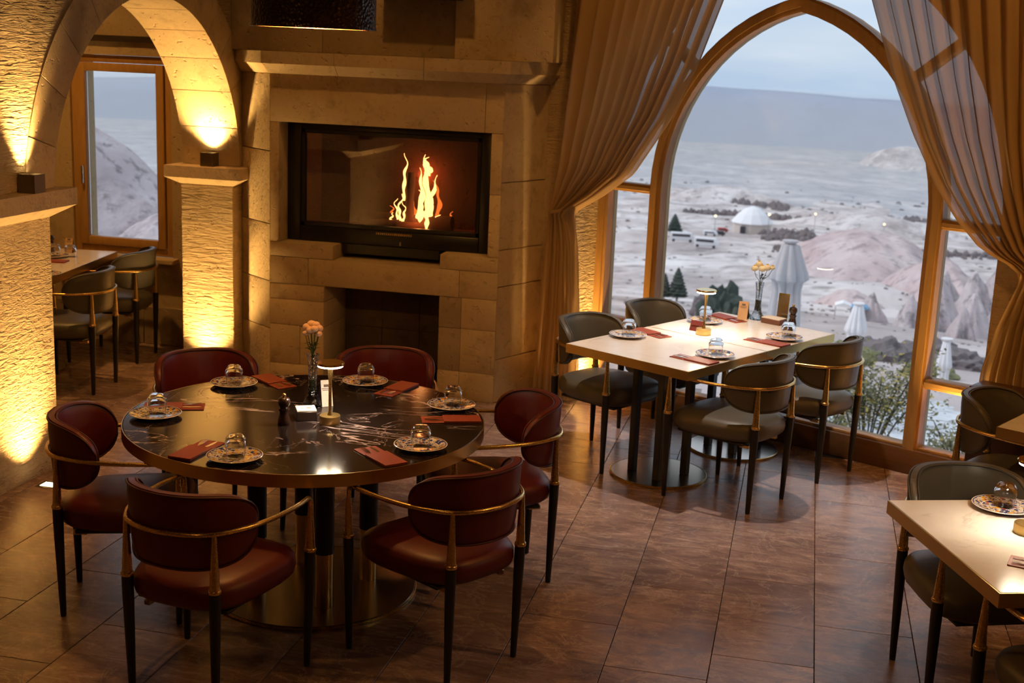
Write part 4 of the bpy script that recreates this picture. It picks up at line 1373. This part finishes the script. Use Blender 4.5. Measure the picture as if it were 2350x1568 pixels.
# ------------------------------------------------------------------ landscape outside
random.seed(21)
PROF = [(9, -3.2), (17, -3.25), (22, -3.35), (25, -3.7), (32, -4.9), (60, -9.8), (120, -19.8), (160, -25.8), (200, -30.5), (300, -42), (350, -47.5), (455, -56.5), (700, -80), (1000, -104), (1600, -140), (2500, -183), (3800, -225), (4300, -235)]
def fbm(x, y, s, o=4): return noise.fractal(Vector((x * s, y * s, 3.7)), 1.0, 2.0, o)
def ground_z(x, y):
    D = math.hypot(x, y)
    if D <= PROF[0][0]: z = PROF[0][1]
    elif D >= PROF[-1][0]: z = PROF[-1][1]
    else:
        for (d0, z0), (d1, z1) in zip(PROF, PROF[1:]):
            if d0 <= D <= d1:
                z = z0 + (z1 - z0) * (D - d0) / (d1 - d0)
                break
    am = max(0, D - 24)
    z += fbm(x, y, 3.2 / (D + 20), 5) * min(.011 * am, 9) + fbm(x + 50, y, .03, 4) * min(.02 * am, 1.6)
    return z
NA, NRr = 240, 250
v, f = [], []
for j in range(NRr + 1):
    D = 9 * (4300 / 9) ** (j / NRr)
    for i in range(NA + 1):
        az = R(64) + R(70) * i / NA
        x, y = D * math.cos(az), D * math.sin(az)
        v.append((x, y, ground_z(x, y)))
for j in range(NRr):
    for i in range(NA):
        k = j * (NA + 1) + i
        f.append((k, k + 1, k + NA + 2, k + NA + 1))
me = bpy.data.meshes.new('valley_ground')
me.from_pydata(v, [], f)
me.shade_smooth()
me.materials.append(MATS['valley_ground']); me.materials.append(MATS['far_plain']); me.materials.append(MATS['terrace_snow'])
mi = []
for j in range(NRr):
    D = 9 * (4300 / 9) ** ((j + .5) / NRr)
    for i in range(NA):
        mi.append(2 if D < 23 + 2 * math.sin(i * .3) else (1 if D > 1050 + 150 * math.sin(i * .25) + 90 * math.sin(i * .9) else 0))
me.polygons.foreach_set('material_index', mi)
g = link('valley_ground', me, None)
struct(g, 'pale eroded valley floor stretching away below the window', 'ground')

# far plateau
v, f = [], []
NM = 160
for i in range(NM + 1):
    az = R(62) + R(74) * i / NM
    a = math.degrees(az)
    top = -82 - 2.2 * abs(a - 95) * (1.1 if a < 95 else .95) + 4 * fbm(a * .5, 2, .8)
    for k, (D, fz) in enumerate(((3650, 0), (3750, .12), (3900, .45), (4050, .82), (4150, .97), (4300, 1), (4800, 1), (4900, -.2))):
        z = -240 + (top + 240) * fz + (3 * fbm(a * 2, k, 1.1) if 0 < k < 6 else 0)
        v.append((D * math.cos(az), D * math.sin(az), z))
for i in range(NM):
    for k in range(7):
        q = i * 8 + k
        f.append((q, q + 1, q + 9, q + 8))
me = bpy.data.meshes.new('plateau'); me.from_pydata(v, [], f); me.shade_smooth()
tag(link('plateau', me, 'mesa_haze_tint'), 'long flat topped plateau on the horizon, haze blue in its colour', 'hill')

def mound(name, cx, cyy, rx, ry, top, depth, mat, lab, seed=0, groove=.10, power=1.6, n=56, cat='hill', grp=None):
    v, f = [], []
    m_ = 26
    for j in range(m_ + 1):
        u = j / m_
        for i in range(n):
            a = 2 * PI * i / n
            gr = 1 + groove * u * math.sin(7 * a + seed + 2 * math.sin(3 * a + seed)) + groove * .5 * noise.noise(Vector((math.cos(a) * 5, math.sin(a) * 5, seed + u * 4))) + groove * .9 * noise.noise(Vector((math.cos(a) * 2.2, math.sin(a) * 2.2, seed + u * 1.5)))
            x, y = math.cos(a) * rx * u * gr, math.sin(a) * ry * u * gr
            z = top - depth * u ** power + depth * .035 * noise.noise(Vector((x * 9 / rx, y * 9 / ry, seed + 5))) + depth * .07 * noise.noise(Vector((x * 3 / rx, y * 3 / ry, seed)))
            v.append((cx + x, cyy + y, z))
    for j in range(m_):
        for i in range(n):
            k = (i + 1) % n
            f.append((j * n + i, j * n + k, (j + 1) * n + k, (j + 1) * n + i))
    me = bpy.data.meshes.new(name); me.from_pydata(v, [], f); me.shade_smooth()
    return tag(link(name, me, mat), lab, cat, grp)
mound('tuff_hill', 12, 236, 19, 60, -26.4, 13, 'pink_tuff', 'broad smooth pinkish tuff hill in the middle of the window view', 1.3, .12, 2.2)
mound('tuff_hill', 19, 185, 9, 34, -22.8, 9, 'pink_tuff', 'lower pinkish tuff ridge running down from the broad hill', 3.1, .16, 1.6)
mound('tuff_hill', 6, 150, 7, 22, -22.5, 6, 'pink_tuff', 'small tuff spur below the broad pinkish hill', 5.0, .16, 1.6)
mound('tuff_hill', 205, 2794, 120, 200, -152, 60, 'valley_ground', 'distant pale flat hill under the plateau at the right', 2.0, .08, 2.5)
mound('tuff_hill', -60, 980, 90, 90, -88, 30, 'valley_ground', 'low pale ridge in the middle distance left of the tent', 4.0, .1, 1.6)
mound('tuff_hill', 30, 640, 55, 60, -66, 14, 'valley_ground', 'low pale rise beyond the dark hedges', 6.0, .1, 1.8)
mound('tuff_hill', -47, 74, 16, 20, -1.6, 12.5, 'grey_tuff', 'rocky tuff ridge seen through the side room casement', 2.4, .16, 1.05)
mound('tuff_hill', -29, 56, 9, 8, -5.6, 6, 'grey_tuff', 'smooth grey tuff slope low in the side room casement view', 7.7, .12, 1.3)
CONES = [(9.4, 92, 3.2, 4.6, -11.4), (12.6, 98, 3.0, 5.5, -11.6), (15.2, 104, 3.6, 6.5, -11.4), (10.9, 84, 2.4, 4.2, -11.0), (13.4, 86, 2.6, 4.6, -10.6), (7.3, 86, 2.3, 3.6, -11.8), (16.8, 96, 3.2, 6.2, -10.6), (5.4, 96, 2.6, 3.6, -13.4), (19.5, 112, 4, 7, -12.0), (12.0, 112, 3.5, 6, -14.0), (9.0, 74, 1.8, 2.8, -10.2), (11.4, 72, 2.0, 3.0, -9.6)]
CL = ['leftmost', 'second', 'tallest middle', 'slim front', 'pale front', 'low left', 'steep right', 'far left low', 'far right', 'rear middle', 'small nearest left', 'small nearest right']
for k, (x, y, r, h, tz) in enumerate(CONES):
    mound('tuff_cone', x, y, r, r * 1.3, tz, h + 2.5, 'grey_tuff', f'{CL[k]} pointed tuff cone beyond the right window pane', k * 1.7, .3, 1.25, 36, 'rock', 'pointed tuff cones outside')

def conifer_tree(x, y, z, h, r, lab, mat='conifer'):
    t = tag(empty('conifer_tree', (x, y, z)), lab, 'tree', 'trees in the valley')
    MB().lathe([(r * .1, -1), (r * .07, h * .5)], 7).build('trunk', 'bark', t)
    v, f = [], []
    n, m_ = 18, 22
    for j in range(m_ + 1):
        u = j / m_
        rr = r * (1 - u) ** .8 * (1 + .22 * math.sin(j * 2.6)) + .02
        for i in range(n):
            a = 2 * PI * i / n
            q = rr * (1 + .35 * noise.noise(Vector((math.cos(a) * 3, math.sin(a) * 3, j * .6 + x))))
            v.append((q * math.cos(a), q * math.sin(a), h * (.08 + .92 * u)))
    for j in range(m_):
        for i in range(n):
            k = (i + 1) % n
            f.append((j * n + i, j * n + k, (j + 1) * n + k, (j + 1) * n + i))
    f.append(tuple(range(n))[::-1])
    MB().add(v, f).build('crown', mat, t)
conifer_tree(-10.9, 119.5, -19.4, 3.0, .95, 'dark conifer behind the window table lamp')
conifer_tree(-12.1, 119.4, -19.4, 2.4, .7, 'smaller dark conifer beside the window mullion')
conifer_tree(-38.5, 398, -49.5, 6.0, 2.4, 'lone dark conifer far off above the white caravan')
def blob_tree(x, y, z, rx, rz, mat, lab, seed):
    t = tag(empty('round_tree', (x, y, z)), lab, 'tree', 'trees in the valley')
    MB().lathe([(rx * .10, -1.2), (rx * .07, rz)], 7).build('trunk', 'bark', t)
    bm = bmesh.new(); bmesh.ops.create_icosphere(bm, subdivisions=4, radius=1)
    for q in bm.verts:
        k = 1 + .45 * noise.fractal(q.co * 2.3 + Vector((seed, 0, 0)), 1, 2, 4)
        q.co = Vector((q.co.x * rx * k, q.co.y * rx * k, rz + q.co.z * rz * k))
    me = bpy.data.meshes.new('crown'); bm.to_mesh(me); bm.free()
    link('crown', me, mat, t)
blob_tree(-3.4, 62, -11.2, 1.05, 1.5, 'conifer', 'large dark green tree behind the window table vase', 1)
blob_tree(-4.6, 66, -11.0, .6, .8, 'shrub_dark', 'brown grey bush left of the large dark green tree', 5)
blob_tree(-2.3, 56, -9.8, .8, .8, 'conifer', 'dark rounded bush below the large dark green tree', 9)
blob_tree(-.4, 58, -10.4, .7, .7, 'shrub_olive', 'olive bush behind the closed grey parasol', 3)
blob_tree(3.0, 50, -8.9, .7, .6, 'shrub_dark', 'dark bush right of the closed grey parasol', 13)
for k, (x, y, r, mt, lab) in enumerate(((2.7, 39.9, 1.0, 'shrub_dark', 'dark rounded bush above the straggly olive shrub'), (1.5, 36, .8, 'shrub_olive', 'olive rounded bush beside the closed white parasol'),
        (4.2, 41.8, 1.1, 'shrub_dark', 'dark rounded bush behind the right window mullion'), (5.0, 39.7, .9, 'shrub_dark', 'dark rounded bush low in the right side pane'), (3.4, 33, .6, 'shrub_olive', 'small olive bush below the dark rounded bushes'))):
    blob_tree(x, y, ground_z(x, y) - r * .5, r, r * .55, mt, lab, 20 + k)
# scattered scrub, too many to count
mb = MB()
def scrub(x, y, r, squash=.6):
    z = ground_z(x, y)
    n = 6
    v = [(x + r * math.cos(2 * PI * i / n) * random.uniform(.7, 1.2), y + r * math.sin(2 * PI * i / n), z - .2 * r) for i in range(n)]
    v += [(x + r * .8 * math.cos(2 * PI * i / n) * random.uniform(.7, 1.2), y + r * .8 * math.sin(2 * PI * i / n), z + r * squash * random.uniform(.5, .9)) for i in range(n)]
    v += [(x, y, z + r * squash * 1.25)]
    mb.add(v, [(i, (i + 1) % n, n + (i + 1) % n, n + i) for i in range(n)] + [(n + i, n + (i + 1) % n, 2 * n) for i in range(n)])
for k in range(1500):
    D = 60 * (1600 / 60) ** random.random()
    az = R(random.uniform(79, 102))
    x, y = D * math.cos(az), D * math.sin(az)
    if noise.noise(Vector((x * 14 / D, math.log(D) * 4, 0))) < -.02: continue
    scrub(x, y, D * random.uniform(.0006, .0022), .5)
for (x0, y0, x1, y1, n) in ((-6, 345, 30, 372, 260), (-60, 700, 20, 690, 260), (20, 380, 60, 420, 150), (-13, 440, 3, 446, 60), (-11, 418, 2, 424, 160), (3, 418, 28, 428, 200), (-46, 930, -10, 900, 90), (60, 930, 110, 920, 90)):
    for k in range(n):
        u = random.random()
        D = math.hypot(x0, y0)
        scrub(x0 + (x1 - x0) * u + random.gauss(0, D * .003), y0 + (y1 - y0) * u + random.gauss(0, D * .012), D * random.uniform(.0010, .0030), random.uniform(.8, 1.5))
tag(mb.build('valley_scrub', 'shrub_dark'), 'dark winter scrub dotted over the pale valley', 'shrubs', None, 'stuff')

# tent, vehicles, lamps
TX, TY = -17.3, 454.6
TZ0 = ground_z(TX, TY)
t = tag(empty('dome_tent', (TX, TY, TZ0 + .6)), 'large white dome tent beside the valley road', 'tent')
MB().lathe([(6.6, -2), (6.6, 3.4)], 12).build('tent_wall', 'tent_wall', t)
MB().lathe([(7.2, 3.2), (6.9, 3.7), (4.9, 6.2), (2.6, 8.0), (.3, 8.9)], 12).build('tent_roof', 'tent_white', t)
MB().box(-3.6, -1.9, -6.9, -6.2, -.5, 2.4).build('doorway', 'vehicle_dark', t)
def van(x, y, L, lab, mat='vehicle_white', rz=0, H=2.5):
    z = ground_z(x, y)
    t = tag(empty('vehicle', (x, y, z + .25), rz), lab, 'vehicle', 'vehicles parked in the valley')
    link('body', bevel_mesh('body', MB().prism([(-L / 2, .35), (L / 2, .35), (L / 2, H * .55), (L / 2 - .7, H), (-L / 2, H)], -1, 1, 'y'), .12, 2), mat, t)
    MB().box(-L / 2 + .5, L / 2 - 1.0, -1.02, -1.0, H * .58, H * .86).build('windows', 'vehicle_dark', t)
    for sx_ in (-L / 2 + .9, L / 2 - .9):
        MB().lathe([(.4, 0), (.4, .25)], 12).build('wheel', 'vehicle_dark', t, (sx_, -.8, .4), rot3=(R(90), 0, 0))
van(-31.5, 348.6, 6.3, 'white coach parked along the valley road, left one', rz=.1)
van(-23.5, 329.2, 6.0, 'white coach parked along the valley road, right one', rz=-.1)
van(-39.6, 405, 6.0, 'white camper van at the edge of the car park', rz=1.2)
van(-36.4, 402, 4.4, 'pale car in front of the camper van', H=1.6)
van(-29.0, 421, 4.6, 'pale car parked left of the dome tent', H=1.6)
van(-27.0, 428, 4.4, 'dark car parked behind the pale car by the tent', 'vehicle_dark', .3, 1.6)
van(-26.6, 447, 3.6, 'small red car on the road before the tent', 'vehicle_red', .2, 1.4)
for k, (x, y, s) in enumerate(((4.5, 95, .5), (3.3, 94, .45))):
    z = ground_z(x, y)
    t = tag(empty('canopy_roof', (x, y, z)), ('bright blue canopy' if k == 0 else 'white and blue canopy') + ' roof among the bushes in the valley', 'canopy', 'valley canopies')
    MB().prism([(-1.3 * s, .9), (1.3 * s, .9), (1.2 * s, 1.0), (0, 1.2), (-1.2 * s, 1.0)], -.6, .6, 'y').build('canopy_sheet', 'tarp_blue' if k == 0 else 'tent_white', t)
    for sx_ in (-1.2 * s, 1.2 * s): MB().tube([(sx_, -.5, -.5), (sx_, -.5, .9)], .03, 6).build('post', 'parasol_pole', t)
for k, (x, y, lab) in enumerate(((-11.3, 440, 'first street lamp right of the dome tent'), (4.0, 475, 'street lamp above the dark hedge'), (29.5, 500, 'street lamp at the right above the hill'), (-28.5, 432, 'street lamp over the parked cars'))):
    z = ground_z(x, y)
    t = tag(empty('street_lamp', (x, y, z)), 'glowing ' + lab, 'street lamp', 'valley street lamps')
    MB().tube([(0, 0, -1), (0, 0, 6.2)], .09, 6).build('post', 'parasol_pole', t)
    MB().lathe([(.1, 6.2), (.35, 6.4), (.35, 6.7), (.1, 6.9)], 8).build('globe', 'street_lamp_glow', t)

def parasol(x, y, zt, h, mat, lab, r=.27):
    t = tag(empty('closed_parasol', (x, y, zt - h)), lab, 'parasol', 'closed parasols on the terrace')
    MB().tube([(0, 0, 0), (0, 0, h)], .03, 8).build('pole', 'parasol_pole', t)
    n = 54
    v, f = [], []
    pr = [(.12, h - .02), (.42, h - .06), (.60, h - .25), (.88, h - .50), (.96, h - .60), (.72, h - .66), (.66, h - .80), (.74, h - 1.1), (.84, h - 1.5), (.92, h - 1.9), (.7, h - 2.0)]
    for rr, z in pr:
        for i in range(n):
            a = 2 * PI * i / n
            q = r * rr * (.82 + .34 * abs(math.sin(4.5 * a + z * .5)) ** .7 + .08 * math.sin(3 * a + 2 + z * 2))
            v.append((q * math.cos(a), q * math.sin(a), z))
    for j in range(len(pr) - 1):
        for i in range(n):
            k = (i + 1) % n
            f.append((j * n + i, j * n + k, (j + 1) * n + k, (j + 1) * n + i))
    f.append(tuple((len(pr) - 1) * n + i for i in range(n)))
    MB().add(v, f).build('folded_canopy', mat, t, smooth=True, sharp=50)
    MB().lathe([(.09, h - .03), (.13, h), (.13, h + .02), (.02, h + .03)], 12).build('cap', mat, t, smooth=True, sharp=40)
parasol(-.17, 21, -.41, 2.95, 'parasol_grey', 'closed grey parasol standing behind the gold panel', .30)
parasol(1.30, 28, -2.55, 2.45, 'parasol_white', 'closed white parasol right of the window table', .22)
parasol(3.28, 29, -3.35, 1.9, 'parasol_white', 'closed white parasol low in the right side pane', .16)

def leafy(x, y, z, rx, h, nl, lab, seed, ratio=.25):
    random.seed(seed)
    t = tag(empty('leafy_shrub', (x, y, z)), lab, 'shrub', 'shrubs on the terrace')
    mb, la, lb = MB(), MB(), MB()
    for k in range(22):
        a, u = random.uniform(0, 2 * PI), random.uniform(.3, 1)
        p2 = Vector((math.cos(a) * rx * u, math.sin(a) * rx * u, h * random.uniform(.6, 1.0)))
        p1 = p2 * .5 + Vector((0, 0, h * .1))
        mb.tube(catmull([(0, 0, -.1), p1, p2], 3), [.02] + [.012] * 5 + [.006], 5)
        for q in range(nl // 22):
            c = p1.lerp(p2, random.random() ** .6) + Vector((random.gauss(0, .16), random.gauss(0, .16), random.gauss(0, .14)))
            d_ = Vector((random.gauss(0, 1), random.gauss(0, 1), random.gauss(0, .6))).normalized() * random.uniform(.025, .055)
            s_ = Vector((-d_.y, d_.x, random.uniform(-.02, .02))) * .5
            (lb if random.random() < ratio else la).add([c - d_, c + s_, c + d_, c - s_], [(0, 1, 2, 3)])
    mb.build('branches', 'bark', t, smooth=True)
    o = la.build('foliage', 'leaf_olive', t); o['kind'] = 'stuff'
    o = lb.build('yellow_foliage', 'leaf_yellow', t); o['kind'] = 'stuff'
leafy(1.15, 18.4, -3.3, .85, 1.75, 4200, 'straggly olive shrub with yellow leaves outside the window glass', 1)
leafy(.45, 17.6, -3.3, .6, 1.1, 1500, 'low olive shrub behind the far right window chair', 2, .1)
leafy(2.35, 17.5, -3.3, .6, 1.0, 2000, 'low green shrub in the lower right side pane', 3, .03)
leafy(1.5, 15.6, -3.25, .5, .45, 260, 'sparse twiggy plant at the foot of the window glass', 4, .05)
leafy(-5.9, 14.6, -1.09, .25, .5, 120, 'small yellow leaved plant below the side room casement', 6, .9)
leafy(-7.2, 14.3, -1.09, .2, .45, 100, 'pale yellow plant at the left below the side room casement', 8, .9)
# planter ledge carrying those two plants
tag(bbox_obj('planter_wall', (-8.2, -5.0, 14.0, 15.0, -3.4, -1.2), 'stone_plain', None, .02, 1), 'low pale stone planter wall outside the side room casement', 'wall')

# thin evening haze over the valley
hz = NB('valley_haze')
vs = hz.n('ShaderNodeVolumeScatter')
vs.inputs['Color'].default_value = (.86, .93, 1, 1)
vs.inputs['Density'].default_value = .00034
hz.l(vs.outputs[0], hz.out.inputs['Volume'])
o = MB().box(-2600, 2300, 120, 5200, -400, -84).build('haze', 'valley_haze')
tag(o, 'thin bluish evening haze hanging over the valley', 'haze', None, 'stuff')
